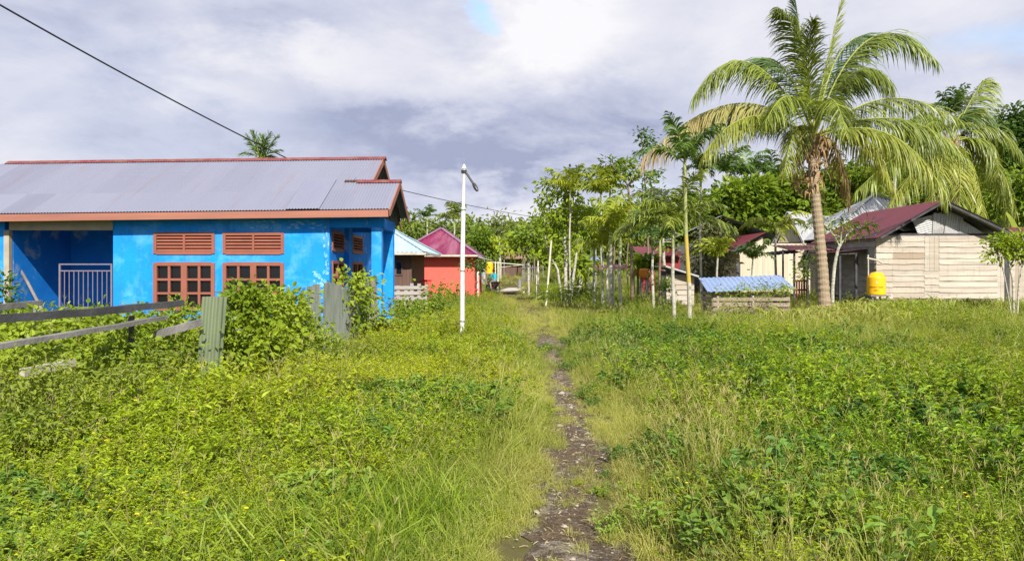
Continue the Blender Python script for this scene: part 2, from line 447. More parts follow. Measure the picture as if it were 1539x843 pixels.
        self.add(V, Fc, np.repeat(np.broadcast_to(np.asarray(tint, float), (n,)), seg), mat)

    def mesh(self, name, mats, smooth=False, origin=(0, 0, 0)):
        me = bpy.data.meshes.new(name)
        V = np.vstack(self.v) - np.asarray(origin, float)
        sizes = np.concatenate([np.full(len(f), f.shape[1]) for f in self.f])
        loops = np.concatenate([f.ravel() for f in self.f])
        me.vertices.add(len(V))
        me.vertices.foreach_set('co', V.ravel())
        me.loops.add(len(loops))
        me.loops.foreach_set('vertex_index', loops)
        me.polygons.add(len(sizes))
        me.polygons.foreach_set('loop_start', np.concatenate([[0], np.cumsum(sizes)[:-1]]))
        me.polygons.foreach_set('loop_total', sizes)
        mats = mats if isinstance(mats, (list, tuple)) else [mats]
        for mm in mats:
            me.materials.append(mm)
        me.polygons.foreach_set('material_index', np.concatenate(self.m))
        me.polygons.foreach_set('use_smooth', np.full(len(sizes), bool(smooth)))
        at = me.attributes.new('tint', 'FLOAT', 'FACE')
        at.data.foreach_set('value', np.concatenate(self.t))
        me.update(calc_edges=True)
        me.validate()
        return me

    def build(self, name, mats, parent=None, smooth=False):
        org = root_loc(parent) if parent is not None else (0, 0, 0)
        o = bpy.data.objects.new(name, self.mesh(name, mats, smooth, org))
        COL.objects.link(o)
        if parent is not None:
            o.parent = parent
        return o


def root_loc(o):
    p = np.zeros(3)
    while o is not None:
        p = p + np.array(o.location)
        o = o.parent
    return p


def thing(name, label, cat, loc=(0, 0, 0), group=None):
    o = bpy.data.objects.new(name, None)
    COL.objects.link(o)
    o.location = [float(q) for q in loc]
    o.empty_display_size = 0.3
    o['label'] = label
    o['category'] = cat
    if group:
        o['group'] = group
    return o


def tag(o, label, cat, group=None):
    o['label'] = label
    o['category'] = cat
    if group:
        o['group'] = group
    return o


def kind(o, k):
    o['kind'] = k
    return o


def lab(o, text):
    o['label'] = text
    return o


def wall_x(mb, x0, x1, z0, z1, y0, y1, holes=(), tint=0.0):
    """Wall in the XZ plane with thickness y0..y1 and rectangular holes (hx0,hx1,hz0,hz1)."""
    xs = sorted({x0, x1, *[h[0] for h in holes], *[h[1] for h in holes]})
    for a, b in zip(xs, xs[1:]):
        cut = sorted((h[2], h[3]) for h in holes if h[0] < (a + b) / 2 < h[1])
        z = z0
        for c0, c1 in cut:
            mb.box(a, b, y0, y1, z, c0, tint)
            z = c1
        mb.box(a, b, y0, y1, z, z1, tint)


def wall_y(mb, y0, y1, z0, z1, x0, x1, holes=(), tint=0.0):
    ys = sorted({y0, y1, *[h[0] for h in holes], *[h[1] for h in holes]})
    for a, b in zip(ys, ys[1:]):
        cut = sorted((h[2], h[3]) for h in holes if h[0] < (a + b) / 2 < h[1])
        z = z0
        for c0, c1 in cut:
            mb.box(x0, x1, a, b, z, c0, tint)
            z = c1
        mb.box(x0, x1, a, b, z, z1, tint)


# ------------------------------------------------------------------ ground, path
def vnoise(x, y, s, seed=0):
    x, y = np.asarray(x, float) * s, np.asarray(y, float) * s
    xi, yi = np.floor(x).astype(int), np.floor(y).astype(int)
    xf, yf = x - xi, y - yi
    xf, yf = xf * xf * (3 - 2 * xf), yf * yf * (3 - 2 * yf)

    def h(a, b):
        q = (a * 374761393 + b * 668265263 + seed * 974634777) & 0x7fffffff
        q = ((q ^ (q >> 13)) * 1274126177) & 0x7fffffff
        return (q ^ (q >> 16)) % 65536 / 65535.0
    return (h(xi, yi) * (1 - xf) + h(xi + 1, yi) * xf) * (1 - yf) + (h(xi, yi + 1) * (1 - xf) + h(xi + 1, yi + 1) * xf) * yf


PY = np.array([-4, 3.4, 4.33, 5.06, 6.43, 8.07, 9.5, 11.5, 14.0, 17.25, 22.0, 30, 40, 52, 62])
PX = np.array([0.1, 0.26, 0.30, 0.36, 0.60, 0.66, 0.68, 0.70, 0.76, 0.80, 0.95, 0.7, 0.4, -0.1, -0.1])
PWD = np.array([0.35, 0.35, 0.34, 0.30, 0.25, 0.20, 0.18, 0.16, 0.16, 0.50, 0.06, 0.0, 0.0, 0.0, 0.0])


def pathx(y):
    return np.interp(y, PY, PX)


def gz(x, y):
    x, y = np.asarray(x, float), np.asarray(y, float)
    a = np.clip((np.abs(x - pathx(y)) - 0.7) / 1.5, 0, 1)
    rise = np.clip((y - 58) / 18, 0, 1)
    return 1.35 * rise * rise * (3 - 2 * rise) + a * (0.16 * (vnoise(x, y, 0.45, 3) - 0.35) + 0.07 * (vnoise(x, y, 1.1, 5) - 0.5)) * np.clip((70 - y) / 20, 0, 1)


xs = np.concatenate([[-400, -200, -110, -70, -50, -40, -33], np.arange(-28, 28.1, 0.7), [33, 40, 50, 70, 110, 200, 400]])
ys = np.concatenate([[-120, -50, -25, -12], np.arange(-6, 45, 0.7), np.arange(46, 72, 2), [80, 95, 120, 160, 250, 450, 900]])
gx, gy = np.meshgrid(xs, ys)
gv = np.stack([gx, gy, gz(gx, gy)], -1).reshape(-1, 3)
nx = len(xs)
i, j = np.meshgrid(np.arange(len(ys) - 1), np.arange(nx - 1), indexing='ij')
i, j = i.ravel(), j.ravel()
mb = MB()
mb.add(gv, np.stack([i * nx + j, i * nx + j + 1, (i + 1) * nx + j + 1, (i + 1) * nx + j], 1))
kind(mb.build('ground', M['ground'], smooth=True), 'structure')

# the worn path: a strip with ragged edges, a few mm above the ground
yy = np.concatenate([np.arange(-3, 18.4, 0.08)])
cxp = pathx(yy)
wd = np.interp(yy, PY, PWD)
rag = lambda s: 0.14 * (vnoise(yy * 0 + s, yy, 2.1, 9) - 0.5) + 0.12 * (vnoise(yy * 0 + s, yy, 5.0, 12) - 0.5)
offs = np.linspace(-1, 1, 7)
rows = np.stack([np.stack([cxp + o * wd + (rag(3 if o < 0 else 40) * 2 * abs(o)), yy, np.full_like(yy, 0.012 - 0.004 * abs(o))], -1) for o in offs], 1)
nr = len(offs)
i, j = np.meshgrid(np.arange(len(yy) - 1), np.arange(nr - 1), indexing='ij')
i, j = i.ravel(), j.ravel()
mb = MB()
mb.add(rows.reshape(-1, 3), np.stack([i * nr + j, i * nr + j + 1, (i + 1) * nr + j + 1, (i + 1) * nr + j], 1))
kind(mb.build('path', M['path'], smooth=True), 'structure')

mb = MB()
ns = 1500
sy = RNG.uniform(3.2, 20, ns) ** 1.0
sx = pathx(sy) + RNG.normal(0, 0.75, ns) * np.interp(sy, PY, PWD)
ico = np.array([(1, 0, 0), (0.3, 0.95, 0), (-0.8, 0.6, 0), (-0.8, -0.6, 0), (0.3, -0.95, 0), (0.1, 0, 0.6)])
for a, b in zip(sx, sy):
    s = random.choice([0.004, 0.006, 0.008, 0.012]) * random.uniform(0.7, 1.3)
    if random.random() < 0.03:
        s *= 2.8
    V = ico * np.array([s * random.uniform(0.8, 1.6), s, s * random.uniform(0.6, 1.1)]) + RNG.normal(0, s * 0.18, (6, 3))
    r = random.uniform(0, 6.28)
    V = np.stack([V[:, 0] * math.cos(r) - V[:, 1] * math.sin(r), V[:, 0] * math.sin(r) + V[:, 1] * math.cos(r), V[:, 2]], 1) + (a, b, 0.012)
    mb.add(V, [(0, 1, 5), (1, 2, 5), (2, 3, 5), (3, 4, 5), (4, 0, 5)])
g = kind(mb.build('gravel', M['stone']), 'stuff')
g['label'] = 'loose pale pebbles and concrete crumbs on the worn path'
mb = MB()
ns = 1700
sy = RNG.uniform(3.0, 17.5, ns)
sx = pathx(sy) + RNG.normal(0, 0.9, ns) * np.interp(sy, PY, PWD)
az = RNG.uniform(0, 6.28, ns)
mb.strips(np.stack([sx, sy, np.full(ns, .016)], 1), np.stack([np.cos(az), np.sin(az), RNG.uniform(0, .35, ns)], 1), RNG.uniform(.02, .11, ns), RNG.uniform(.002, .009, ns), np.full(ns, .5), 2, RNG.random(ns),
          side=np.stack([-np.sin(az), np.cos(az), RNG.normal(0, .3, ns)], 1))
g = kind(mb.build('leaf_litter', M['litter']), 'stuff')
g['label'] = 'dry leaf and straw litter lying on the worn path'


# ------------------------------------------------------------------ shared builders for houses
def plank_rows(mb, p0, p1, z0, z1, rows, out, breaks=(), thick=0.022, topclip=None):
    """Rough horizontal boards from p0 to p1 (xy) between z0 and z1, standing proud along 'out' (xy unit)."""
    p0, p1, out = np.array([*p0, 0.0]), np.array([*p1, 0.0]), np.array([*out, 0.0])
    hgt = (z1 - z0) / rows
    d = p1 - p0
    bs = [0.0, *breaks, 1.0]
    for r in range(rows):
        for b0, b1 in zip(bs, bs[1:]):
            f0, f1 = b0, b1
            za = z0 + r * hgt + random.uniform(-0.014, 0.014)
            zb = z0 + r * hgt + random.uniform(-0.014, 0.014)
            hh = hgt * random.uniform(0.94, 1.02)
            off = random.uniform(0, 0.012)
            a, b = p0 + d * f0, p0 + d * f1
            a = a + (0, 0, za + hgt / 2)
            b = b + (0, 0, zb + hgt / 2)
            lo, hi = out * (thick + 0.014 + off), out * (thick * 0.4 + off)
            n = 6
            pts = [a + (b - a) * k / n for k in range(n + 1)]
            wob = [random.uniform(-0.013, 0.013) for _ in range(n + 1)]
            tnt = min(1, max(0, random.gauss(0.22, 0.25)))
            for k in range(n):
                V = []
                for q, w in ((pts[k], wob[k]), (pts[k + 1], wob[k + 1])):
                    for zz, o in ((-hh / 2 + w, lo), (hh / 2 + w * 0.5, hi)):
                        V += [q + o + (0, 0, zz), q + o - out * thick + (0, 0, zz)]
                mb.add(V, [(0, 4, 6, 2), (1, 3, 7, 5), (0, 1, 5, 4), (2, 6, 7, 3)] + ([(0, 2, 3, 1)] if k == 0 else []) + ([(4, 5, 7, 6)] if k == n - 1 else []), tnt)


def boards_v(mb, p0, p1, z0, ztop, n, out, thick=0.02):
    """Upright boards between p0 and p1, top heights by function of fraction."""
    p0, p1, out = np.array([*p0, 0.0]), np.array([*p1, 0.0]), np.array([*out, 0.0])
    for k in range(n):
        f0, f1 = k / n, (k + 0.965) / n
        a, b = p0 + (p1 - p0) * f0, p0 + (p1 - p0) * f1
        o = out * (thick + random.uniform(0, 0.008))
        za, zb = ztop(f0), ztop(f1)
        q = [a + o + (0, 0, z0), b + o + (0, 0, z0), b + o + (0, 0, zb), a + o + (0, 0, za)]
        mb.prism(q, -out * thick, min(1, max(0, random.gauss(0.3, 0.3))))


def sheet_roof(mb, o, u, v, width, rows=1, wl=0.2, amp=0.012, per=4, v0=None, v1=None):
    mb.corr(o, u, v, width, wl=wl, amp=amp, per=per, rows=rows, v0=v0, v1=v1)


# ------------------------------------------------------------------ the blue house
YF = 19.5
hb = thing('blue_house', 'long bright blue rendered house with rusty edged zinc roof, open porch and louvred vents', 'house', (-9, 19.5, 0))
x_r = WX(495, YF)
x_a, x_b = WX(15, YF), WX(170, YF)
win = [(WX(232, YF), WX(322, YF)), (WX(336, YF), WX(426, YF))]
zw0, zw1, zv0, zv1 = 0.62, 1.82, 2.05, 2.58
holes = [(a, b, zw0, zw1) for a, b in win] + [(a, b, zv0, zv1) for a, b in win]
mb = MB()
wall_x(mb, x_b, x_r, -0.2, 3.12, YF, YF + 0.13, holes)
mb.build('wall', M['blue'], hb)
mb = MB()
wall_x(mb, -17.8, x_a - 0.14, -0.2, 3.12, YF, YF + 0.13, [(-15.2, -13.12, 0.7, 1.72)])
mb.build('wall', M['blue'], hb)
# recessed veranda: side, back and right walls
mb = MB()
mb.box(x_a - 0.13, x_a, YF + 0.133, 22.2, -0.2, 3.1)
mb.box(x_b, x_b + 0.13, YF + 0.133, 22.2, -0.2, 3.1)
mb.box(x_a - 0.13, x_b + 0.13, 22.203, 22.33, -0.2, 3.1)
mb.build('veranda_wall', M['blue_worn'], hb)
mb = MB()
mb.box(x_a, x_b, YF + 0.002, 22.2, 0.1, 0.5)
mb.build('veranda_floor', M['concrete'], hb)
mb = MB()
mb.box(x_a - 0.005, x_b + 0.005, YF - 0.03, YF + 0.15, WZ(346, YF), WZ(330, YF))
mb.build('veranda_beam', M['grey_header'], hb)
mb = MB()
mb.box(x_a - 0.138, x_a - 0.004, YF - 0.035, YF + 0.1, -0.1, WZ(346, YF) - 0.004)
mb.build('veranda_post', M['grey_header'], hb)
# end wall behind the porch, with its own vents and windows
sv = [(19.80, 21.10), (22.25, 23.75)]
mb = MB()
wall_y(mb, YF + 0.133, 25.3, -0.2, 3.12, x_r - 0.13, x_r, [(a, b, 2.14, 2.64) for a, b in sv] + [(a, b, 0.65, 1.86) for a, b in sv])
mb.box(x_r + 0.003, x_r + 0.12, 21.3, 21.75, -0.2, 3.1)
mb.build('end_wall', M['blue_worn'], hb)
mb = MB()
mb.box(-17.8, x_r, 25.303, 25.43, -0.2, 3.12)
mb.box(-17.8, -17.67, YF + 0.133, 25.3, -0.2, 3.12)
mb.build('rear_wall', M['blue'], hb)
mb = MB()
mb.box(-17.6, x_r - 0.14, YF + 0.5, 25.2, 2.96, 3.0)
mb.box(x_b + 0.2, x_r - 0.2, 23.4, 23.5, 0, 2.9)
mb.build('ceiling', M['soffit'], hb)


def window_x(x0, x1, z0, z1, y, par):
    """Casement pair in a front wall: frame, sash bars; panes are a child."""
    mb = MB()
    t = 0.075
    ya, yb = y - 0.035, y + 0.05
    mb.box(x0 - 0.02, x0 + t, ya, yb, z0, z1)
    mb.box(x1 - t, x1 + 0.02, ya, yb, z0, z1)
    mb.box(x0 + t, x1 - t, ya + .001, yb, z1 - t, z1 + 0.02)
    mb.box(x0 + t, x1 - t, ya + .001, yb, z0 - 0.02, z0 + t)
    xm = (x0 + x1) / 2
    mb.box(xm - 0.075, xm + 0.075, ya + 0.003, yb, z0 + t, z1 - t)
    for a, b in ((x0 + t, xm - 0.075), (xm + 0.075, x1 - t)):
        m = (a + b) / 2
        mb.box(m - 0.03, m + 0.03, ya + 0.012, yb - 0.01, z0 + t, z1 - t)
        for k in (1, 2):
            zz = z0 + t + (z1 - z0 - 2 * t) * k / 3
            mb.box(a, m - 0.03, ya + 0.014, yb - 0.012, zz - 0.028, zz + 0.028)
            mb.box(m + 0.03, b, ya + 0.014, yb - 0.012, zz - 0.028, zz + 0.028)
    w = mb.build('window', M['frame'], par)
    mb = MB()
    mb.box(x0 + t * 0.5, x1 - t * 0.5, y + 0.055, y + 0.065, z0 + t * 0.5, z1 - t * 0.5)
    mb.build('pane', M['dark_glass'], w)
    return w


def vent_x(x0, x1, z0, z1, y, par):
    mb = MB()
    t = 0.06
    ya, yb = y - 0.03, y + 0.07
    mb.box(x0 - 0.02, x0 + t, ya, yb, z0, z1)
    mb.box(x1 - t, x1 + 0.02, ya, yb, z0, z1)
    mb.box(x0 + t, x1 - t, ya + .001, yb, z1 - t, z1 + 0.02)
    mb.box(x0 + t, x1 - t, ya + .001, yb, z0 - 0.02, z0 + t)
    xm = (x0 + x1) / 2
    mb.box(xm - 0.025, xm + 0.025, ya + 0.002, yb, z0 + t, z1 - t)
    v = mb.build('vent', M['frame'], par)
    mb = MB()
    for a, b in ((x0 + t, xm - 0.025), (xm + 0.025, x1 - t)):
        for k in range(5):
            zz = z0 + t + (z1 - z0 - 2 * t) * (k + 0.5) / 5
            mb.obox(((a + b) / 2, y + 0.02, zz), ((b - a) / 2, 0, 0), (0, 0.036, 0.036), (0, -0.006, 0.006))
    mb.build('louvres', M['frame'], v)
    return v


for a, b in win:
    window_x(a, b, zw0, zw1, YF, hb)
    vent_x(a, b, zv0, zv1, YF, hb)


def open_y(y0, y1, z0, z1, x, par, nm):
    """Window or louvred vent in the end wall (faces +X)."""
    mb = MB()
    t = 0.06
    xa, xb = x - 0.06, x + 0.03
    mb.box(xa, xb, y0 - 0.02, y0 + t, z0, z1)
    mb.box(xa, xb, y1 - t, y1 + 0.02, z0, z1)
    mb.box(xa, xb - .001, y0 + t, y1 - t, z1 - t, z1 + 0.02)
    mb.box(xa, xb - .001, y0 + t, y1 - t, z0 - 0.02, z0 + t)
    if nm == 'vent':
        o = mb.build(nm, M['frame'], par)
        mb = MB()
        for k in range(5):
            zz = z0 + t + (z1 - z0 - 2 * t) * (k + 0.5) / 5
            mb.obox((x - 0.01, (y0 + y1) / 2, zz), (0.034, 0, -0.022), (0, (y1 - y0) / 2 - t, 0), (0.004, 0, 0.007))
        mb.build('louvres', M['frame'], o)
        return
    ym = (y0 + y1) / 2
    mb.box(xa + .01, xb - 0.01, ym - 0.05, ym + 0.05, z0 + t, z1 - t)
    for k in (1, 2):
        zz = z0 + t + (z1 - z0 - 2 * t) * k / 3
        mb.box(xa + 0.015, xb - 0.015, y0 + t, ym - 0.05, zz - 0.025, zz + 0.025)
        mb.box(xa + 0.015, xb - 0.015, ym + 0.05, y1 - t, zz - 0.025, zz + 0.025)
    o = mb.build(nm, M['frame'], par)
    mb = MB()
    mb.box(x - 0.075, x - 0.065, y0 + t / 2, y1 - t / 2, z0 + t / 2, z1 - t / 2)
    mb.build('pane', M['dark_glass'], o)


for a, b in sv:
    open_y(a, b, 2.14, 2.64, x_r, hb, 'vent')
    open_y(a, b, 0.65, 1.86, x_r, hb, 'window')
mb = MB()
mb.box(-15.2, -13.12, YF + 0.07, YF + 0.08, 0.7, 1.72)
w = mb.build('pane', M['dark_glass'], None)
mb = MB()
for z in (0.7, 1.15, 1.68):
    mb.box(-15.2, -13.12, YF - 0.02, YF + 0.06, z, z + 0.045)
for x in (-15.2, -14.5, -13.8, -13.165):
    mb.box(x, x + 0.045, YF - 0.018, YF + 0.055, 0.745, 1.68)
wf = mb.build('window', M['black_metal'], hb)
w.parent = wf
w.data.transform(Matrix.Translation((9, -19.5, 0)))

# peeled plaster patches
mb = MB()


def blotch(mb, x0, x1, z0, z1, y, n=26):
    cx_, cz_ = (x0 + x1) / 2, (z0 + z1) / 2
    a = np.linspace(0, 2 * np.pi, n, endpoint=False)
    r = 1 - 0.45 * RNG.random(n)
    P = np.stack([cx_ + (x1 - x0) / 2 * r * np.cos(a), np.full(n, y), cz_ + (z1 - z0) / 2 * r * np.sin(a)], 1)
    mb.prism(P, (0, 0.004, 0))


for k in range(60):
    c = random.choice([random.uniform(374, 490), random.gauss(392, 10), random.gauss(450, 22)])
    w_ = random.uniform(0.7, 5.5)
    yc = random.uniform(331, 344)
    h_ = random.uniform(.5, 2.4)
    blotch(mb, WX(c - w_, YF), WX(c + w_, YF), WZ(yc + h_, YF), WZ(yc - h_, YF), YF - 0.004 - 0.0004 * k)
lab(mb.build('peeled_patch', M['peel'], hb), 'flaking paint under the eave')
mb = MB()
k = 0
for (a, b, c, d, nn) in [(486, 494, 345, 372, 14), (472, 493, 405, 430, 22), (488, 494, 372, 405, 12), (428, 440, 424, 440, 5)]:
    for _ in range(nn):
        cx_, cy_ = random.uniform(a, b), random.uniform(c, d)
        w_, h_ = random.uniform(.5, (b - a) * .22 + .5), random.uniform(.6, (d - c) * .16 + .6)
        k += 1
        blotch(mb, WX(cx_ - w_, YF), min(WX(cx_ + w_, YF), x_r - .002), WZ(cy_ + h_, YF), WZ(cy_ - h_, YF), YF - 0.004 - 0.0004 * k)
lab(mb.build('peeled_patch', M['peel'], hb), 'flaking paint at the right corner and below the vents')

# roof
SH = 0.012
zr = lambda x: SH * (x + 3.1)
e_y, e_z, r_y = 19.02, 3.16, 22.6
slope = 0.5
rz = e_z + (r_y - e_y) * slope
X0, X1 = -18.4, -3.06
xr0, xr1, pf = -14.83, -3.80, (20.8 - e_y) / (r_y - e_y)


def v1f(u):
    x = X0 + u * (X1 - X0)
    if x < xr0:
        return max(0.01, (x - X0) / (xr0 - X0))
    return 1.0 if x < xr1 else pf


mb = MB()
mb.corr((X0, e_y, e_z + zr(X0)), (1, 0, SH), (0, r_y - e_y, (r_y - e_y) * slope), X1 - X0, wl=0.076, amp=0.010, v1=v1f, per=6, rows=3)
nc_ = len(mb.f[0]) // 3
for q in (0, 1):  # every sheet (0.8 m wide, lower and upper course) weathers on its own
    colx = np.tile(np.arange(nc_), 3)
    roww = np.repeat(np.arange(3), nc_)
    sid = (colx * (X1 - X0) / nc_ / 0.80).astype(int) + 100 * (roww > 0)
    mb.t[q] = np.clip(np.array([vnoise(a * 3.7, 0.5, 1.0, 77) for a in sid]) * 1.1 - .1, 0, 1)
roof = mb.build('roof', M['zinc_roof'], hb, smooth=True)
mb = MB()
xs_ = WX(440, 19.6)
mb.corr((xs_, e_y - 0.03, e_z + zr(xs_) + 0.022), (1, 0, SH), (0, 1.95, 1.95 * slope), 0.82, wl=0.076, amp=0.010, per=6, rows=2)
lab(mb.build('roof_sheet', M['pale_sheet'], hb, smooth=True), 'newer paler zinc sheet low on the right of the roof')
mb = MB()
xs_ = WX(512, 20.3)
mb.corr((xs_, 20.74, e_z + zr(xs_) + (20.74 - e_y) * slope + 0.024), (1, 0, SH), (0, .12, .12 * slope), X1 - xs_ - .9, wl=0.076, amp=0.010, per=6, rows=1)
mb.build('lap_strip', M['soffit'], hb, smooth=True)
lab(roof, 'lilac grey corrugated zinc roof with paler newer sheets')
mb = MB()
mb.corr((xr1, 2 * r_y - e_y, e_z + zr(xr1)), (-1, 0, -SH), (0, -(r_y - e_y), (r_y - e_y) * slope), xr1 - xr0, wl=0.152, amp=0.01, per=4)
mb.corr((X1, 22.58, e_z + zr(X1)), (-1, 0, -SH), (0, -1.78, 1.78 * slope), 1.5, wl=0.076, amp=0.01, per=6)
hipz = rz + zr(xr0)
mb.add([(X0, e_y, e_z + zr(X0)), (xr0, r_y, hipz), (X0, 2 * r_y - e_y, e_z + zr(X0))], [(0, 1, 2)])
mb.add([(X0, e_y, e_z + zr(X0)), (xr0, r_y, hipz), (xr0, 2 * r_y - e_y, e_z + zr(xr0)), (X0, 2 * r_y - e_y, e_z + zr(X0))], [(1, 2, 3)])
mb.build('rear_roof', M['zinc_roof'], hb, smooth=True)


def cap(mb, x0, x1, y, z0, z1, w=0.17):
    n = max(4, int((x1 - x0) / 0.9))
    for k in range(n):
        a, b = x0 + (x1 - x0) * k / n, x0 + (x1 - x0) * (k + 1.03) / n
        za, zb = z0 + (z1 - z0) * k / n + random.uniform(0, .012), z0 + (z1 - z0) * (k + 1) / n + random.uniform(0, .012)
        for s in (-1, 1):
            V = [(a, y, za), (b, y, zb), (b, y + s * w, zb - w * slope - 0.012), (a, y + s * w, za - w * slope - 0.012)]
            mb.add(V, [(0, 1, 2, 3)], random.random())
            mb.add(np.array(V) - (0, 0, 0.008), [(0, 3, 2, 1)], random.random())


mb = MB()
cap(mb, xr0 - 0.05, xr1 + 0.05, r_y, rz + zr(xr0) + 0.035, rz + zr(xr1) + 0.035)
pz = e_z + 1.78 * slope
mb.build('ridge_cap', M['rust_cap'], hb)
mb = MB()
cap(mb, WX(537, 20.8), X1 + 0.04, 20.8, pz + 0.03, pz + 0.035, 0.16)
lab(mb.build('ridge_cap', M['rust_cap'], hb), 'short rusty cap over the porch gable')
mb = MB()
mb.beam((X0, e_y + 0.03, e_z - 0.112 + zr(X0)), (X1 - 0.02, e_y + 0.03, e_z - 0.112), 0.03, 0.175)
mb.build('fascia', M['fascia'], hb)
mb = MB()
for p, q in (((X1 + .015, e_y + .02, e_z - 0.10), (X1 + .015, 20.8, pz - 0.09)), ((X1 + .015, 20.8, pz - 0.09), (X1 + .015, 22.56, e_z - 0.10)),
             ((xr1 + .015, 20.9, e_z + 1.88 * slope - 0.08), (xr1 + .015, r_y, rz - 0.09)), ((xr1 + .015, r_y, rz - 0.09), (xr1 + .015, 26.15, e_z - 0.10))):
    mb.beam(p, q, 0.03, 0.17)
mb.build('bargeboard', M['fascia'], hb)
mb = MB()  # rafters, purlins and the boarded gable behind the bargeboards
for x in (X1 - 0.25, X1 - 0.75, xr1 - 0.3):
    mb.beam((x, e_y + .05, e_z - 0.08), (x, 20.8, pz - 0.07), 0.05, 0.09)
    mb.beam((x, 22.5, e_z - 0.08), (x, 20.8, pz - 0.07), 0.05, 0.09)
for f in (0.25, 0.6, 0.95):
    mb.beam((X1 - 1.4, e_y + 1.78 * f, e_z + .89 * f - 0.075), (X1 - 0.02, e_y + 1.78 * f, e_z + .89 * f - 0.075), 0.05, 0.04)
mb.prism([(xr1 - 0.5, 20.7, 4.0), (xr1 - 0.5, 25.9, 3.2), (xr1 - 0.5, r_y, rz - 0.06)], (-0.02, 0, 0))
mb.prism([(x_r - 0.02, 19.3, 3.13), (x_r - 0.02, 22.5, 3.13), (x_r - 0.02, 20.8, pz - 0.04)], (-0.02, 0, 0))
mb.box(-17.8, x_r, e_y + 0.06, YF - 0.003, 2.96, 2.98)
mb.build('rafters', M['soffit'], hb)
# porch posts and beams
mb = MB()
mb.box(WX(558.6, YF), WX(573.5, YF), YF - 0.02, YF + 0.24, -0.2, 2.72)
mb.build('porch_post', M['blue'], hb)
mb = MB()
mb.box(-3.74, -3.42, 22.0, 22.26, -0.2, 2.72)
mb.build('porch_post', M['blue'], hb)
mb = MB()
mb.box(x_r + 0.003, WX(575, YF) + 0.05, YF - 0.03, YF + 0.25, 2.723, 2.955)
mb.box(-3.72, -3.40, YF + 0.253, 22.26, 2.723, 3.0)
mb.box(x_r + 0.003, -3.723, 22.02, 22.24, 2.723, 3.0)
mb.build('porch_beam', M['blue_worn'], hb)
mb = MB()
mb.box(x_r, -3.3, YF - 0.04, 22.3, -0.1, 0.12)
mb.build('porch_floor', M['concrete'], hb)
# veranda railing
mb = MB()
rx0, rx1, ry = WX(90, 19.75), WX(169, 19.75), 19.75
for x in (rx0, rx1 - 0.02):
    mb.box(x - 0.02, x + 0.02, ry - 0.02, ry + 0.02, 0.5, 1.765)
mb.box(rx0 - 0.02, rx1, ry - 0.021, ry + 0.021, 1.768, 1.80)
mb.box(rx0 + 0.02, rx1 - 0.04, ry - 0.014, ry + 0.014, 1.60, 1.63)
mb.box(rx0 + 0.02, rx1 - 0.04, ry - 0.014, ry + 0.014, 0.66, 0.69)
for k in range(10):
    x = rx0 + (rx1 - rx0 - 0.02) * (k + 1) / 11
    mb.box(x - 0.009, x + 0.009, ry - 0.009, ry + 0.009, 0.69, 1.60)
lab(mb.build('railing', M['old_iron'], hb), 'rusted iron bar railing across the recessed veranda')

mb = MB()
p, q = W(17, 382, 20.0), np.array([WX(66, 19.9), 19.9, 0.5])
mb.tube([p, (p + q) / 2 + (0.01, 0, 0.02), q], [0.035, 0.04, 0.042], 8)
o = mb.build('wooden_pole', M['wood_grey'])
tag(o, 'grey wooden pole leaning in the recessed veranda of the blue house', 'pole')

# ------------------------------------------------------------------ fence, zinc sheets in front of the blue house
t = thing('rail_fence', 'broken grey timber rail fence in the weeds before the blue veranda', 'fence', (-4.1, 7.5, 0))
for (pa, pb, w_, h_, mt, lb) in [
        (W(-45, 483, 6.05), W(196, 464, 8.12), 0.05, 0.072, 'wood_dark', 'dark upper rail'),
        (W(150, 467, 7.7), W(274, 456, 9.0), 0.05, 0.07, 'wood_dark', 'dark upper rail, far length'),
        (W(-20, 524, 6.2), W(247, 477.5, 8.75), 0.085, 0.045, 'wood_grey', 'pale topped middle rail'),
        (W(33, 560, 6.6), W(110, 545, 7.25), 0.05, 0.07, 'wood_pale', 'short pale lower rail'),
        (W(234, 503, 8.65), W(302, 485, 9.22), 0.045, 0.085, 'wood_grey', 'grey board stub')]:
    mb = MB()
    n = 6
    pts = [pa + (pb - pa) * k / n + (0, 0, random.uniform(-0.006, 0.006)) for k in range(n + 1)]
    for k in range(n):
        mb.beam(pts[k], pts[k + 1] + (pts[k + 1] - pts[k]) * 0.004, w_, h_)
    lab(mb.build('rail', M[mt], t), lb)
for (px, d) in ((-14, 6.22), (206, 8.3)):
    mb = MB()
    c = W(px, 470, d)
    mb.beam((c[0] - 0.07, c[1], -0.1), (c[0] - 0.06, c[1], 1.15), 0.045, 0.045, up=(1, 0, 0))
    mb.build('post', M['wood_dark'], t)
mb = MB()
pa, pb = W(-25, 464, 11.5), W(62, 455, 13.0)
mb.beam(pa, pb, 0.05, 0.09)
mb.beam(pb + (-0.1, 0.02, 0.02), pb + (-0.1, 0.02, -1.2), 0.06, 0.06, up=(1, 0, 0))
mb.beam(pa + (0.1, 0.02, 0.02), pa + (0.1, 0.02, -1.2), 0.06, 0.06, up=(1, 0, 0))
tag(mb.build('hitching_rail', M['wood_grey']), 'short grey rail on two posts nearest the blue veranda', 'rail')

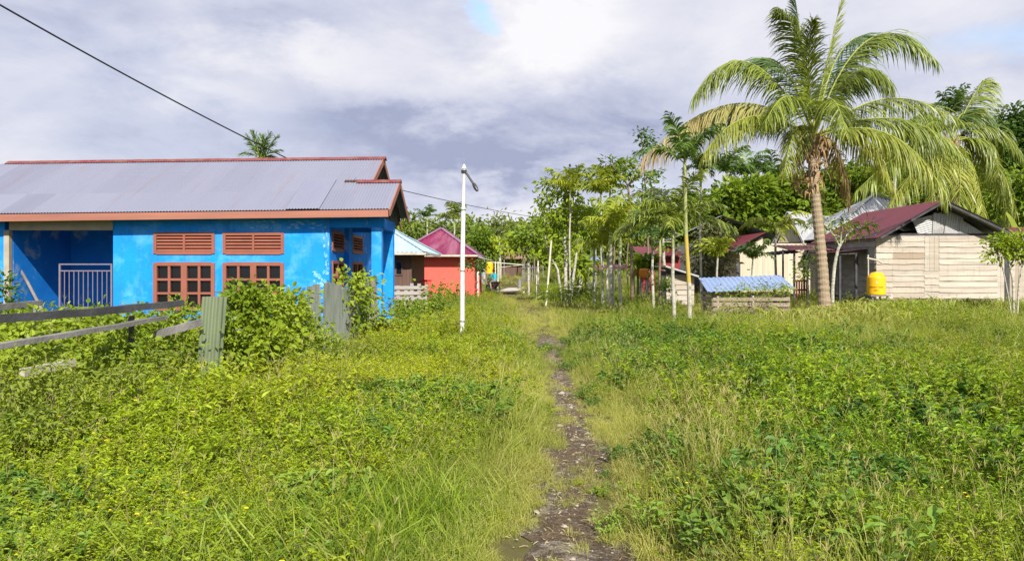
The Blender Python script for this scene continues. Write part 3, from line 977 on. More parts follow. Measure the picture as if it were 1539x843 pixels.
t = thing('zinc_sheet', 'tall green grey corrugated zinc sheet standing upright in the weeds by the fence end', 'metal sheet', (WX(312, 9.3), 9.3, 0))
mb = MB()
b0 = np.array([WX(291, 9.3), 9.3, -0.05])
mb.corr(b0, (0.97, 0.25, 0), (0.095, 0.02, 1.37), 0.22, wl=0.076, amp=0.011, per=10, rows=4)
mb.build('sheet', M['zinc_green'], t, smooth=True)
mb = MB()
mb.corr(b0 + (0.213, 0.055, 0), (0.35, 0.94, 0), (0.095, 0.02, 1.36), 0.09, wl=0.076, amp=0.010, per=10, rows=4)
mb.build('folded_edge', M['zinc_green'], t, smooth=True)
mb = MB()
mb.corr((WX(344, 9.9), 9.9, 0), (0.98, 0.2, 0), (0.02, 0, 0.88), 0.16, wl=0.076, amp=0.010, per=10, rows=2)
tag(mb.build('zinc_offcut', M['zinc'], smooth=True), 'small grey zinc offcut half buried in the bush behind the tall sheet', 'metal sheet')

t = thing('zinc_fence', 'patched fence of upright grey zinc sheets with vines before the blue porch', 'fence', (-3.35, 15, 0))
for (pa, pb, yt, mt) in [(462, 474, 430, 'zinc'), (473, 484, 427, 'zinc'), (484, 501, 425, 'zinc'), (501, 513, 428, 'zinc'), (513, 527, 434, 'zinc'), (526, 536, 422, 'zinc'),
                         (537, 545, 428, 'zinc'), (545, 553, 417, 'zinc'), (560, 569, 416, 'wood_grey')]:
    da, db = -3.32 * F / (pa - CX), -3.28 * F / (pb - CX)
    a, b = np.array([-3.32, da, -0.05]), np.array([-3.28, db, -0.05])
    ln = np.linalg.norm(b - a)
    zt = WZ(yt, (da + db) / 2)
    mb = MB()
    mb.corr(a, (b - a) / ln, (random.uniform(-0.05, 0.05), random.uniform(-.05, .05), zt + 0.05), ln * 0.97, wl=0.076, amp=0.010, per=6, rows=2)
    mb.build('sheet', M[mt], t, smooth=True)
mb = MB()
mb.beam((-3.38, 12.2, 0.9), (-3.34, 18.6, 0.95), 0.04, 0.06)
for y in (12.4, 15.2, 18.3):
    mb.beam((-3.40, y, -0.1), (-3.38, y, 1.3), 0.06, 0.06, up=(1, 0, 0))
mb.build('timber_rail', M['wood_grey'], t)

# ------------------------------------------------------------------ lamp pole and wires
b = W(694.5, 500, 16.3)
px_, pz_ = b[0], WZ(249, 16.3)
t = thing('lamp_pole', 'slim white pole with a short drooping black lamp arm standing in the grass', 'lamp post', (px_, 16.3, 0))
mb = MB()
mb.tube([(px_ - 0.002, 16.3, -0.2), (px_ + 0.01, 16.3, 2.0), (px_ + 0.025, 16.3, WZ(312, 16.3))], [0.050, 0.049, 0.047], 12)
mb.build('pole', M['white'], t, smooth=True)
mb = MB()
mb.tube([(px_ + 0.025, 16.3, WZ(312, 16.3) - .02), (px_ + 0.042, 16.3, pz_ - 0.08)], [0.036, 0.034], 12)
mb.build('upper_pole', M['white'], t, smooth=True)
for z_ in (0.55, 1.62, WZ(312, 16.3) - .05):
    mb = MB()
    mb.lathe([(.053, -.018), (.056, -.012), (.056, .012), (.053, .018)], (px_ + .004 + .006 * z_, 16.3, z_), 12)
    mb.build('clamp_band', M['zinc'], t, smooth=True)
mb = MB()
mb.tube([(px_ + 0.042, 16.3, pz_ - 0.07), (px_ + 0.043, 16.3, pz_ + 0.0), (px_ + 0.043, 16.3, pz_ + 0.03)], [0.05, 0.03, 0.012], 10)
mb.build('cap', M['white'], t, smooth=True)
mb = MB()
mb.tube([(px_ + 0.04, 16.3, pz_ - 0.16), (px_ + 0.04, 16.3, pz_ - 0.10)], 0.062, 10)
p = W(700, 259, 16.28)
q = W(712.5, 278, 16.2)
mb.tube([(px_ + 0.05, 16.29, pz_ - 0.13), p, q], 0.024, 8)
a = mb.build('arm', M['black_metal'], t)
mb = MB()
q2 = W(717.5, 287, 16.15)
mb.tube([q - (q2 - q) * 0.2, q, q + (q2 - q) * .6, q2], [0.03, 0.042, 0.044, 0.03], 10)
lh = mb.build('lamp_head', M['black_metal'], t, smooth=True)


def wire(name, label, pts, r, n=5, mat='black'):
    P = np.array(pts)
    mb = MB()
    mb.tube(P, r, n)
    tag(mb.build(name, M[mat], smooth=True), label, 'cable')


def sag(a, b, s, n=24):
    f = np.linspace(0, 1, n)
    P = np.asarray(a)[None] * (1 - f[:, None]) + np.asarray(b)[None] * f[:, None]
    P[:, 2] -= s * 4 * f * (1 - f)
    return P


A, B, Cc = W(0, 8, 30), W(431, 238, 46.6), W(688, 350, 70)
d0 = A + (A - B) * 0.5 + (0, 0, 0.5)
tt = np.array([d0[1], A[1], B[1], Cc[1]])
co = [np.polyfit(tt, np.array([d0[k], A[k], B[k], Cc[k]]), 3) for k in (0, 2)]
yv = np.linspace(d0[1], 70, 60)
wire('power_cable', 'thick black twisted power cable sweeping down behind the blue house roof', np.stack([np.polyval(co[0], yv), yv, np.polyval(co[1], yv)], 1), np.linspace(.042, .034, 60))
wire('thin_wire', 'thin grey wire strung from behind the blue house to the far trees', sag(W(570, 278, 30), W(832, 330, 58), 0.15), 0.016)

# ------------------------------------------------------------------ brown timber house with pale blue roof
t = thing('timber_house', 'small brown plank house under a pale blue hipped roof beside the blue house', 'house', (-5.9, 34.4, 0))
xw = WX(617, 32)
mb = MB()
boards_v(mb, (-8.3, 32), (xw, 32), 0.25, lambda f: 2.45, 24, (0, -1))
mb.build('wall', M['plank_brown'], t)
mb = MB()
boards_v(mb, (xw, 32.02), (xw, 36.9), 0.25, lambda f: 2.45, 26, (1, 0))
lab(mb.build('side_wall', M['plank_brown'], t), 'shaded side wall of brown boards')
mb = MB()
mb.box(xw - 0.03, xw + 0.05, 31.95, 32.03, 0.1, 2.4)
mb.build('corner_post', M['plank_brown'], t)
mb = MB()
mb.box(-8.3, -8.2, 32.1, 36.9, 0.2, 2.4)
mb.box(-8.3, xw - 0.05, 36.9, 37, 0.2, 2.4)
mb.build('rear_wall', M['plank_brown'], t)
mb = MB()
xa, xb, za, zb = WX(596, 32), WX(603.5, 32), WZ(412, 32), WZ(394, 32)
mb.box(xa - .05, xa, 31.93, 31.99, za, zb)
mb.box(xb, xb + .05, 31.93, 31.99, za, zb)
mb.box(xa - .05, xb + .05, 31.931, 31.99, zb, zb + .05)
mb.box(xa - .05, xb + .05, 31.931, 31.99, za - .05, za)
w = mb.build('window', M['plank_brown'], t)
mb = MB()
mb.box(xa, xb, 31.96, 31.985, za, zb)
mb.build('pane', M['dark_glass'], w)


def hip_roof(par, x0, x1, y0, y1, ze, apx, zr_, mat_f, mat_s, capm, name='roof'):
    """Hipped roof: apx = list of ridge points (1 or 2)."""
    a = np.array(apx[0] + (zr_,))
    b = np.array(apx[-1] + (zr_,))
    c = [np.array(q) for q in ((x0, y0, ze), (x1, y0, ze), (x1, y1, ze), (x0, y1, ze))]
    mb = MB()
    uu = (1, 0, 0)
    wdt = x1 - x0
    fa = (a[0] - x0) / wdt
    mb.corr(c[0], uu, a - c[0] - np.array([a[0] - x0, 0, 0]), wdt, wl=0.19, amp=0.012, per=4, rows=2,
            v1=lambda u: max(0.005, u / fa if u < fa else (1 - u) / (1 - fa)))
    r = mb.build(name, mat_f, par, smooth=True)
    mb = MB()
    ln = y1 - y0
    f0, f1 = (a[1] - y0) / ln, (b[1] - y0) / ln
    prof = lambda u: max(0.005, u / f0 if u < f0 else ((1 - u) / (1 - f1) if u > f1 else 1.0))
    mb.corr(c[1], (0, 1, 0), (a[0] - x1, 0, zr_ - ze), ln, wl=0.19, amp=0.012, per=4, rows=2, v1=prof)
    mb.corr(c[3], (0, -1, 0), (a[0] - x0, 0, zr_ - ze), ln, wl=0.19, amp=0.012, per=4, rows=2, v1=lambda u: prof(1 - u))
    mb.add([c[2], c[3], b], [(0, 1, 2)])
    mb.build('side_' + name, mat_s, par, smooth=True)
    mb = MB()
    for p, q in ((c[0], a), (c[1], a), (c[2], b), (c[3], b)) + (((a, b),) if len(apx) > 1 else ()):
        mb.beam(p + (0, 0, 0.03), q + (0, 0, 0.03), 0.2, 0.03)
    mb.build('ridge_cap', capm, par)
    mb = MB()
    e = 0.02
    mb.beam((x0, y0 + e, ze - 0.06), (x1, y0 + e, ze - 0.06), 0.03, 0.1)
    mb.beam((x1 - e, y0 + 0.04, ze - 0.06), (x1 - e, y1, ze - 0.06), 0.03, 0.1)
    mb.box(x0 + .05, x1 - .05, y0 + .05, y1 - .05, ze - 0.03, ze - 0.02)
    mb.build('eave_board', M['wood_pale'], par)
    return r


hip_roof(t, -8.7, -3.5, 31.2, 37.6, WZ(379, 31.2), [(-5.9, 34.4)], 3.72, M['sky_roof'], M['sky_roof'], M['sky_roof'])

t = thing('board_fence', 'low fence of pale weathered boards in front of the brown timber house', 'fence', (-4.4, 29, 0))
mb = MB()
x0, x1 = WX(560, 29), WX(641, 29)
for z in (0.55, 0.75, 0.95):
    mb.beam((x0, 28.96, z + random.uniform(-.02, .02)), (x1, 28.96, z + random.uniform(-.02, .02)), 0.02, 0.13)
mb.build('rail', M['plank_grey'], t)
for k in range(8):
    x = x0 + (x1 - x0) * (k + 0.3 * random.random()) / 7.3
    mb = MB()
    mb.box(x, x + 0.13, 28.98, 29.04, -0.1, 1.08 + random.uniform(-0.08, 0.08))
    mb.build('post', M['plank_grey'], t)

# ------------------------------------------------------------------ coral house with magenta roof
t = thing('coral_house', 'coral red house under a magenta hipped roof with pale ridge lines', 'house', (-3.94, 44, 0))
xw = WX(713, 40)
mb = MB()
wall_x(mb, -5.9, xw, 0.2, 2.45, 40, 40.15)
mb.box(-5.9, -5.77, 40.16, 49.5, 0.2, 2.45)
mb.box(-5.9, xw, 49.5, 49.6, 0.2, 2.45)
mb.build('wall', M['coral'], t)
mb = MB()
wall_y(mb, 40.16, 49.4, 0.2, 2.45, xw - 0.13, xw - 0.01, [(42.5, 43.6, 0.9, 2.1), (45.5, 46.4, 0.3, 2.2)])
mb.build('side_wall', M['coral'], t)
mb = MB()
mb.box(-6.0, xw + .04, 39.95, 40.16, 0.05, 0.28)
mb.build('plinth', M['coral_dark'], t)
hip_roof(t, -6.1, -1.77, 39.3, 50.2, WZ(382.5, 39.3), [(-3.94, 42.6), (-3.94, 47)], 3.94, M['magenta'], M['violet'], M['violet'])
mb = MB()
mb.obox((-1.45, 42.6, 2.22), (0.42, 0, -0.10), (0, 2.2, 0), (0.004, 0, 0.015))
mb.build('porch_roof', M['grey_roof'], t)
for y in (40.6, 44.6):
    mb = MB()
    mb.box(-1.86, -1.77, y, y + 0.09, 0, 2.2)
    mb.build('porch_post', M['white'], t)
mb = MB()
mb.beam((-1.95, 40.05, 1.0), (-1.82, 40.62, 1.0), 0.04, 0.07)
mb.beam((-1.95, 40.05, 0.6), (-1.82, 40.62, 0.6), 0.04, 0.07)
mb.beam((-1.80, 40.7, 1.0), (-1.80, 44.6, 1.0), 0.04, 0.07)
mb.beam((-1.80, 40.7, 0.6), (-1.80, 44.6, 0.6), 0.04, 0.07)
for k in range(12):
    mb.beam((-1.80, 40.9 + .3 * k, 0.2), (-1.80, 40.9 + .3 * k, 1.05), 0.05, 0.05, up=(1, 0, 0))
mb.build('porch_railing', M['coral'], t)


def tank(name, label, c, r, h, mat, stand=None, text=False):
    t = thing(name, label, 'water tank', c)
    cx_, cy_, cz_ = c
    prof = [(0, 0), (r * 0.97, 0), (r, 0.03)]
    for k in range(6):
        z = 0.03 + (h - 0.06) * (k + 0.5) / 6
        prof += [(r, z - 0.03), (r * 0.985, z), (r, z + 0.03)] if not text else [(r, z)]
    prof += [(r, h), (r * 0.97, h + 0.012), (r * 0.80, h + 0.03), (r * 0.76, h + 0.10 * r / 0.35), (r * 0.5, h + 0.17 * r / 0.35), (0, h + 0.2 * r / 0.35)]
    mb = MB()
    mb.lathe(prof, c, 28)
    mb.build('body', M[mat], t, smooth=True)
    if stand:
        mb = MB()
        s = r * 0.85
        for sx in (-1, 1):
            for sy in (-1, 1):
                mb.box(cx_ + sx * s - .035, cx_ + sx * s + .035, cy_ + sy * s - .035, cy_ + sy * s + .035, -0.1, cz_ - 0.05)
        mb.box(cx_ - s - .1, cx_ + s + .1, cy_ - s - .1, cy_ + s + .1, cz_ - 0.05, cz_ - 0.003)
        mb.build('stand', M['wood_grey'], t)
    return t


tank('water_tank', 'small yellow water tank on a timber stand right of the coral house', (WX(735.5, 58), 58, WZ(411, 58)), 0.29, 0.72, 'yellow', True)
mb = MB()
c = (WX(721.5, 52.5), 52.5, 0.55)
mb.lathe([(0, 0), (0.15, 0), (0.19, 0.42), (0.205, 0.42), (0.205, 0.44), (0.17, 0.43), (0.13, 0.03), (0, 0.03)], (c[0], c[1], 1.22), 16)
mb.box(c[0] - .25, c[0] + .25, c[1] - .2, c[1] + .2, 1.14, 1.217, mat=1)
for sx in (-.2, .2):
    mb.box(c[0] + sx - .03, c[0] + sx + .03, c[1] - .03, c[1] + .03, -.1, 1.14, mat=1)
tag(mb.build('washing_tub', [M['turq'], M['wood_grey']]), 'turquoise plastic tub on a small stand beside the coral house porch', 'tub')

# red chair by the coral house
t = thing('plastic_chair', 'red plastic chair standing between the brown house and the coral house', 'chair', (WX(640, 35), 35, 0.2))
c = np.array([WX(640, 35), 35, 0.2])
mb = MB()
mb.obox(c + (0, 0, 0.45), (0.22, 0, 0), (0, 0.21, 0), (0, 0, 0.02))
mb.build('seat', M['red_plastic'], t)
mb = MB()
for x in (-.2, -.1, 0, .1, .2):
    mb.beam(c + (x, .21, .47), c + (x, .30, .92), 0.045, 0.02, up=(0, 1, 0))
mb.beam(c + (-.23, .30, .93), c + (.23, .30, .93), 0.03, 0.09)
mb.build('backrest', M['red_plastic'], t)
for sx in (-1, 1):
    for sy in (-1, 1):
        mb = MB()
        mb.beam(c + (sx * .19, sy * .18, .43), c + (sx * .23, sy * .22, -.15), 0.045, 0.045, up=(1, 0, 0))
        mb.build('leg', M['red_plastic'], t)

# ------------------------------------------------------------------ far shed, posts, small bridge
t = thing('far_shed', 'low open shed with rusty pinkish roof and reddish board wall at the wood edge', 'shed', (0.2, 71, 0.8))
mb = MB()
sheet_roof(mb, (WX(757, 70), 70, WZ(389, 70)), (1, 0, 0), (0, 3, 0.7), 2.0, wl=0.3)
mb.build('roof', M['rust'], t, smooth=True)
mb = MB()
boards_v(mb, (WX(752, 71), 71), (WX(786, 71), 71), 0.8, lambda f: WZ(399.5, 71), 16, (0, -1))
mb.build('wall', M['plank_brown'], t)
for x in (WX(757, 70), WX(788, 70)):
    mb = MB()
    mb.box(x, x + .08, 70.05, 70.13, 0.8, WZ(390, 70))
    mb.build('post', M['wood_grey'], t)

t = thing('clothes_frame', 'pale stick frame for drying clothes between the yellow tank and the shed', 'frame', (WX(748, 60), 60, 0))
for px in (744.5, 748.5):
    mb = MB()
    mb.tube([(WX(px, 60), 60, 0), (WX(px, 60), 60, WZ(393, 60))], 0.05, 6)
    mb.build('post', M['bamboo'], t)
mb = MB()
mb.tube([W(735, 394, 60), W(785, 398, 62)], 0.04, 6)
mb.tube([W(748, 402, 60), W(787, 398, 63)], 0.03, 6)
mb.build('bar', M['bamboo'], t)

t = thing('stick_fence', 'row of grey sticks forming a crooked fence before the far trees', 'fence', (WX(800, 66), 66, 0.3))
mb = MB()
for px in (784, 786.5, 789, 792.5, 797, 800, 803.5, 806.5, 811, 816):
    a = WX(px, 66)
    mb.tube([(a, 66, 0.2), (a + random.uniform(-.1, .1), 66, random.uniform(1.7, 2.2))], 0.04, 6)
mb.build('sticks', M['wood_grey'], t)
mb = MB()
mb.tube([(WX(783, 66), 65.9, 1.75), (WX(818, 66), 65.9, 1.85)], 0.03, 6)
mb.build('rail', M['wood_grey'], t)


def stake(label, px, ybase, ytop, d, r=0.045, px_top=None, name='wooden_post', mat='bamboo'):
    x = WX(px, d)
    xt = WX(px_top if px_top else px, d)
    mb = MB()
    z1 = WZ(ytop, d)
    mb.tube([(x, d, -0.1), ((x + xt) / 2 + 0.01, d, z1 / 2), (xt, d, z1)], [r, r * 0.95, r * 0.8], 8)
    return tag(mb.build(name, M[mat], smooth=True), label, 'post')


stake('long pale pole leaning to the right beside the pale trunked tree', 820, 438, 362, 34, 0.05, 828.5)
stake('upright pale post left of the long leaning pole', 808.5, 434, 392, 42, 0.06)
stake('thin pale post just left of the upright pale post', 806.5, 436, 413, 44, 0.05)
stake('weathered dark stump standing at the end of the plank bridge', 780.5, 433, 418.5, 58, 0.16, 781, 'tree_stump', 'wood_grey')
stake('short whitish stub post right of the plank bridge', 793.5, 438, 430, 50, 0.09)
stake('tiny whitish peg between the plank bridge and the stub post', 787, 438, 435, 50, 0.06)

t = thing('plank_bridge', 'small grey plank bridge on the path by the motorcycle', 'bridge', (0, 57, 0.1))
mb = MB()
pa, pb = np.array([-0.55, 50.5, 0.16]), np.array([0.45, 63.5, 0.16])
for k in range(30):
    c = pa + (pb - pa) * (k + 0.5) / 30 + (0, 0, random.uniform(-.01, .01))
    mb.obox(c, (0.62, 0.04 * random.uniform(-1, 1), 0), (0, 0.19, 0), (0, 0, 0.02), random.random() * 0.6)
mb.build('deck', M['wood_pale'], t)
mb = MB()
for s in (-.5, .5):
    mb.beam(pa + (s, 0, -0.1), pb + (s, 0, -0.1), 0.08, 0.14)
mb.build('beam', M['wood_grey'], t)


# ------------------------------------------------------------------ motorcycle and rider
def rot2(p, a):
    p = np.asarray(p, float)
    c, s = math.cos(a), math.sin(a)
    return np.stack([p[..., 0] * c - p[..., 1] * s, p[..., 0] * s + p[..., 1] * c, p[..., 2]], -1)


BK = (WX(741, 53), 53.0, 0.02)
t = thing('motorcycle', 'small dark motorcycle ridden by the person in the turquoise shirt', 'motorcycle', BK)
bits = {}


def bk(name, mat, fn, par=None, smooth=True):
    mb = MB()
    fn(mb)
    mb.v = [v + np.array(BK) for v in mb.v]
    return mb.build(name, mat, par or t, smooth=smooth)


def torus(mb, c, R, r, n=22, m=8):
    a = np.linspace(0, 2 * np.pi, n, endpoint=False)
    b = np.linspace(0, 2 * np.pi, m, endpoint=False)
    A, Bq = np.meshgrid(a, b, indexing='ij')
    V = np.stack([(R + r * np.cos(Bq)) * np.cos(A), r * np.sin(Bq), (R + r * np.cos(Bq)) * np.sin(A)], -1).reshape(-1, 3) + np.asarray(c)
    i, j = np.meshgrid(np.arange(n), np.arange(m), indexing='ij')
    i, j = i.ravel(), j.ravel()
    mb.add(V, np.stack([i * m + j, i * m + (j + 1) % m, ((i + 1) % n) * m + (j + 1) % m, ((i + 1) % n) * m + j], 1))


for wx in (0.60, -0.60):
    w = bk('wheel', M['black'], lambda mb: torus(mb, (wx, 0, 0.29), 0.25, 0.04))

    def sp(mb):
        for k in range(10):
            a = k * math.pi / 5
            mb.beam((wx, 0, 0.29), (wx + 0.22 * math.cos(a), 0, 0.29 + 0.22 * math.sin(a)), 0.01, 0.01, up=(0, 1, 0))
        mb.tube([(wx, -.06, .29), (wx, .06, .29)], 0.05, 10)
    bk('rim', M['chrome'], sp, w)
bk('body', M['moto'], lambda mb: (mb.prism([(-.62, -.09, .62), (-.75, -.09, .78), (-.3, -.09, .74), (.05, -.09, .55), (.30, -.09, .80), (.45, -.09, .85), (.48, -.09, .55), (.2, -.09, .32), (-.2, -.09, .32)], (0, .18, 0)),
                                  mb.prism([(.36, -.06, .5), (.72, -.06, .62), (.86, -.06, .46), (.60, -.06, .60)], (0, .12, 0))), smooth=False)
bk('seat', M['black'], lambda mb: mb.prism([(-.74, -.12, .78), (-.78, -.12, .84), (-.35, -.12, .82), (.02, -.12, .74), (.02, -.12, .68), (-.3, -.12, .74)], (0, .24, 0)), smooth=False)
bk('fork', M['chrome'], lambda mb: [mb.tube([(.6, s, .29), (.40, s, .92)], 0.022, 6) for s in (-.07, .07)])
bk('handlebar', M['black'], lambda mb: mb.tube([(.28, -.33, .98), (.40, -.12, .95), (.40, .12, .95), (.28, .33, .98)], 0.018, 6))
bk('headlight', M['lamp_glass'], lambda mb: mb.lathe([(0, 0), (.07, 0), (.08, .05), (.05, .12), (0, .13)], (.47, 0, .84), 12))
bk('exhaust', M['chrome'], lambda mb: mb.tube([(.1, -.12, .25), (-.3, -.14, .24), (-.75, -.15, .34)], [.02, .035, .045], 8))
bk('rear_light', M['red_plastic'], lambda mb: mb.box(-.80, -.77, -.05, .05, .74, .80))
bk('engine', M['chrome'], lambda mb: mb.box(-.12, .14, -.11, .11, .2, .4), smooth=False)

HA = math.radians(128)
t.rotation_euler = (0, 0, HA)
t.scale = (0.95,) * 3


def skin_mesh(name, verts, edges, radii, mats, tags, sub=2):
    me = bpy.data.meshes.new(name + '_cage')
    me.from_pydata([tuple(v) for v in verts], edges, [])
    o = bpy.data.objects.new(name + '_cage', me)
    COL.objects.link(o)
    o.modifiers.new('skin', 'SKIN').use_smooth_shade = True
    for k, r in enumerate(radii):
        rr = r if isinstance(r, tuple) else (r, r)
        me.skin_vertices[0].data[k].radius = rr
        me.skin_vertices[0].data[k].use_root = (k == 0)
    s = o.modifiers.new('sub', 'SUBSURF')
    s.levels = s.render_levels = sub
    dg = bpy.context.evaluated_depsgraph_get()
    res = bpy.data.meshes.new_from_object(o.evaluated_get(dg))
    bpy.data.objects.remove(o)
    res.name = name
    res.materials.clear()
    for mm in mats:
        res.materials.append(mm)
    V = np.array(verts)
    for p in res.polygons:
        c = np.array(p.center)
        p.material_index = tags[int(np.argmin(((V - c) ** 2).sum(1)))]
        p.use_smooth = True
    return res


# rider: seated, leaning to the bars. Joint list in the bike's frame (x forward, y left, z up)
J = [(-.28, 0, .88), (-.26, 0, 1.02), (-.20, 0, 1.20), (-.14, 0, 1.36), (-.11, 0, 1.44), (-.08, 0, 1.52), (-.06, 0, 1.62), (-.07, 0, 1.68)]
R = [(.15, .13), (.14, .12), (.155, .12), (.13, .10), (.055, .055), (.075, .07), (.095, .085), (.06, .06)]
T = [1, 2, 2, 2, 0, 0, 0, 0]
E = [(0, 1), (1, 2), (2, 3), (3, 4), (4, 5), (5, 6), (6, 7)]
for s in (-1, 1):
    n0 = len(J)
    J += [(-.15, s * .19, 1.34), (-.02, s * .27, 1.14), (.10, s * .29, 1.06), (.24, s * .30, .99), (.30, s * .29, .985)]
    R += [.06, .05, .042, .032, .035]
    T += [2, 2, 0, 0, 0]
    E += [(3, n0), (n0, n0 + 1), (n0 + 1, n0 + 2), (n0 + 2, n0 + 3), (n0 + 3, n0 + 4)]
    n0 = len(J)
    J += [(-.22, s * .11, .86), (.10, s * .19, .80), (.02, s * .20, .52), (-.02, s * .20, .34), (.08, s * .20, .30)]
    R += [.095, .075, .06, .045, .04]
    T += [1, 1, 1, 1, 0]
    E += [(0, n0), (n0, n0 + 1), (n0 + 1, n0 + 2), (n0 + 2, n0 + 3), (n0 + 3, n0 + 4)]
me = skin_mesh('body', J, E, R, [M['skin'], M['trousers'], M['shirt']], T)
pr = thing('person', 'person in turquoise shirt and grey trousers riding the small motorcycle', 'person', BK)
pr.rotation_euler = (0, 0, HA)
pr.scale = (0.95,) * 3
o = bpy.data.objects.new('body', me)
COL.objects.link(o)
o.parent = pr
mb = MB()
mb.lathe([(0.001, .135), (.06, .12), (.10, .06), (.105, -.02), (.09, -.06)], (-.08, 0, 1.62), 14)
mb.v = [v + np.array(BK) for v in mb.v]
mb.build('hair', M['hair'], pr, smooth=True)

# ------------------------------------------------------------------ middle distance: hutch, drums, stalls
t = thing('plank_hutch', 'small plank hutch with a sloping thin roof behind the yellow trunked palm', 'hutch', (6.5, 30, 0))
x0, x1 = WX(1001, 30), WX(1043, 30)
mb = MB()
plank_rows(mb, (x0, 30), (x1, 30), 0.25, 1.45, 6, (0, -1))
mb.box(x0, x1, 30.01, 30.04, 0.2, 1.4)
mb.build('wall', M['plank'], t)
mb = MB()
mb.box(x0, x0 + .04, 30.05, 31.6, 0.2, 1.4)
mb.box(x1 - .04, x1, 30.05, 31.6, 0.2, 1.35)
mb.box(x0, x1, 31.6, 31.64, 0.2, 1.6)
mb.build('side_wall', M['plank_grey'], t)
mb = MB()
mb.obox(((x0 + x1) / 2, 30.7, 1.58), ((x1 - x0) / 2 + .1, 0, -0.20), (0, 1.1, 0), (0.006, 0, 0.03))
mb.build('roof', M['grey_roof'], t)


def drum(label, px, y0, y1, d, rpx):
    r = rpx / F * d
    z0, z1 = WZ(y1, d), WZ(y0, d)
    mb = MB()
    h = z1 - z0
    mb.lathe([(0, 0), (r * .85, 0), (r * .95, h * .15), (r, h * .5), (r * .95, h * .85), (r * .97, h), (r * .85, h), (r * .8, h * .8), (0, h * .78)], (WX(px, d), d, z0), 20)
    for s in (-.6, .6):
        mb.box(WX(px, d) + s * r - .05, WX(px, d) + s * r + .05, d - .05, d + .05, -.1, z0, mat=1)
    return tag(mb.build('drum', [M['orange'], M['wood_grey']], smooth=True), label, 'drum', 'orange drums among the palms')


drum('left and smaller of two orange drums beside the areca palms', 955.5, 404.5, 414, 39, 5.5)
drum('right and larger of two orange drums beside the areca palms', 967.5, 403.5, 418, 38, 7)

t = thing('market_stall', 'small stall with a blue tin roof deep among the palm trunks', 'stall', (WX(892, 47), 47, 0))
mb = MB()
sheet_roof(mb, (WX(883, 46), 46, WZ(391, 46)), (1, 0, 0), (0, 1.6, 0.3), 0.75, wl=0.15)
mb.build('roof', M['blue_tin'], t, smooth=True)
for a in (885, 898):
    for y in (46.1, 47.5):
        mb = MB()
        mb.box(WX(a, 46), WX(a, 46) + .06, y, y + .06, 0, WZ(391, 46))
        mb.build('post', M['wood_grey'], t)
t = thing('low_roof', 'long low rusty pink roof on short posts behind the areca palms', 'shelter', (WX(915, 48), 48, 0))
mb = MB()
sheet_roof(mb, (WX(886, 48), 48, WZ(405, 48)), (1, 0, 0.02), (0, 1.0, 0.28), 2.5, wl=0.2)
mb.build('roof', M['rust_cap'], t, smooth=True)
for a in (888, 905, 925, 943):
    mb = MB()
    mb.box(WX(a, 48), WX(a, 48) + .07, 48.05, 48.12, 0, WZ(405, 48))
    mb.build('post', M['wood_grey'], t)
t = thing('red_hut', 'dark red hut half hidden behind the grey palm trunks', 'hut', (8.4, 48, 0))
mb = MB()
wall_x(mb, WX(962, 48), WX(1022, 48), 0, WZ(386, 48), 48, 48.1, [(WX(984, 48), WX(992, 48), 0.2, 1.9)])
mb.build('wall', M['red_wall'], t)
mb = MB()
sheet_roof(mb, (WX(958, 47.5), 47.4, WZ(384, 47.5)), (1, 0, 0), (0, 2, 0.6), 2.8, wl=0.2)
mb.build('roof', M['maroon'], t, smooth=True)

# ------------------------------------------------------------------ timber pen with blue tin roof
t = thing('timber_pen', 'low slatted timber pen under a sloping blue tin roof', 'animal pen', (7.2, 23, 0))
fl, fr, bl, br = W(1067, 437, 22.8), W(1193, 432.5, 22.8), W(1054, 418, 24.4), W(1166, 412, 24.4)
wv = fr - fl
mb = MB()
mb.corr(fl - (0.1, 0.12, 0.03), wv, (bl - fl) * 1.1, np.linalg.norm(wv) + 0.1, wl=0.15, amp=0.014, per=6, rows=1)
mb.build('roof', M['blue_tin'], t, smooth=True)
mb = MB()
for k in range(6):
    z = 0.12 + 0.16 * k
    for a, b in (((fl[0] + .12, 22.95), (fr[0] - .08, 22.95)), ((fl[0] + .12, 22.95), (fl[0] + .1, 24.2)), ((fr[0] - .08, 22.95), (fr[0] - .1, 24.2))):
        dz = random.uniform(-.015, .015)
        mb.beam((*a, z + dz), (*b, z - dz), 0.05, 0.12 + random.uniform(-.02, .01), tint=random.random() * .6)
mb.build('slats', M['pen_wood'], t)
for x in (fl[0] + .16, (fl[0] + fr[0]) / 2, fr[0] - .12):
    for y0_, z1_ in ((22.99, 1.0), (24.1, 1.3)):
        mb = MB()
        mb.box(x - .04, x + .04, y0_, y0_ + .08, -.1, z1_)
        mb.build('post', M['wood_grey'], t)

# ------------------------------------------------------------------ cream house with grey roof
t = thing('cream_house', 'cream boarded house with steep pale grey gable roof and maroon porch roofs', 'house', (16, 42, 0))
A_, B_ = np.array([WX(1205, 43), 43.0, 0]), np.array([WX(1163, 44.3), 44.3, 0])
rv = np.array([0.71, 0.70, 0])            # ridge direction, going back to the right
gu = (B_ - A_) / np.linalg.norm(B_ - A_)  # along the gable
gap_ = (A_ + B_) / 2
mb = MB()
mb.prism([A_ + gu * .12 + rv * .25 + (0, 0, 3.2), B_ - gu * .12 + rv * .25 + (0, 0, 3.2), gap_ + rv * .25 + (0, 0, 4.75)], rv * 0.03)
mb.build('gable', M['cream'], t)
mb = MB()
for e_ in (A_ - gu * .06, B_ + gu * .06):
    mb.beam(e_ - rv * .02 + (0, 0, 3.13), gap_ - rv * .02 + (0, 0, 4.87), 0.04, 0.12)
mb.build('bargeboard', M['wood_dark'], t)
mb = MB()
hs_ = np.linalg.norm(B_ - A_) / 2 + .1
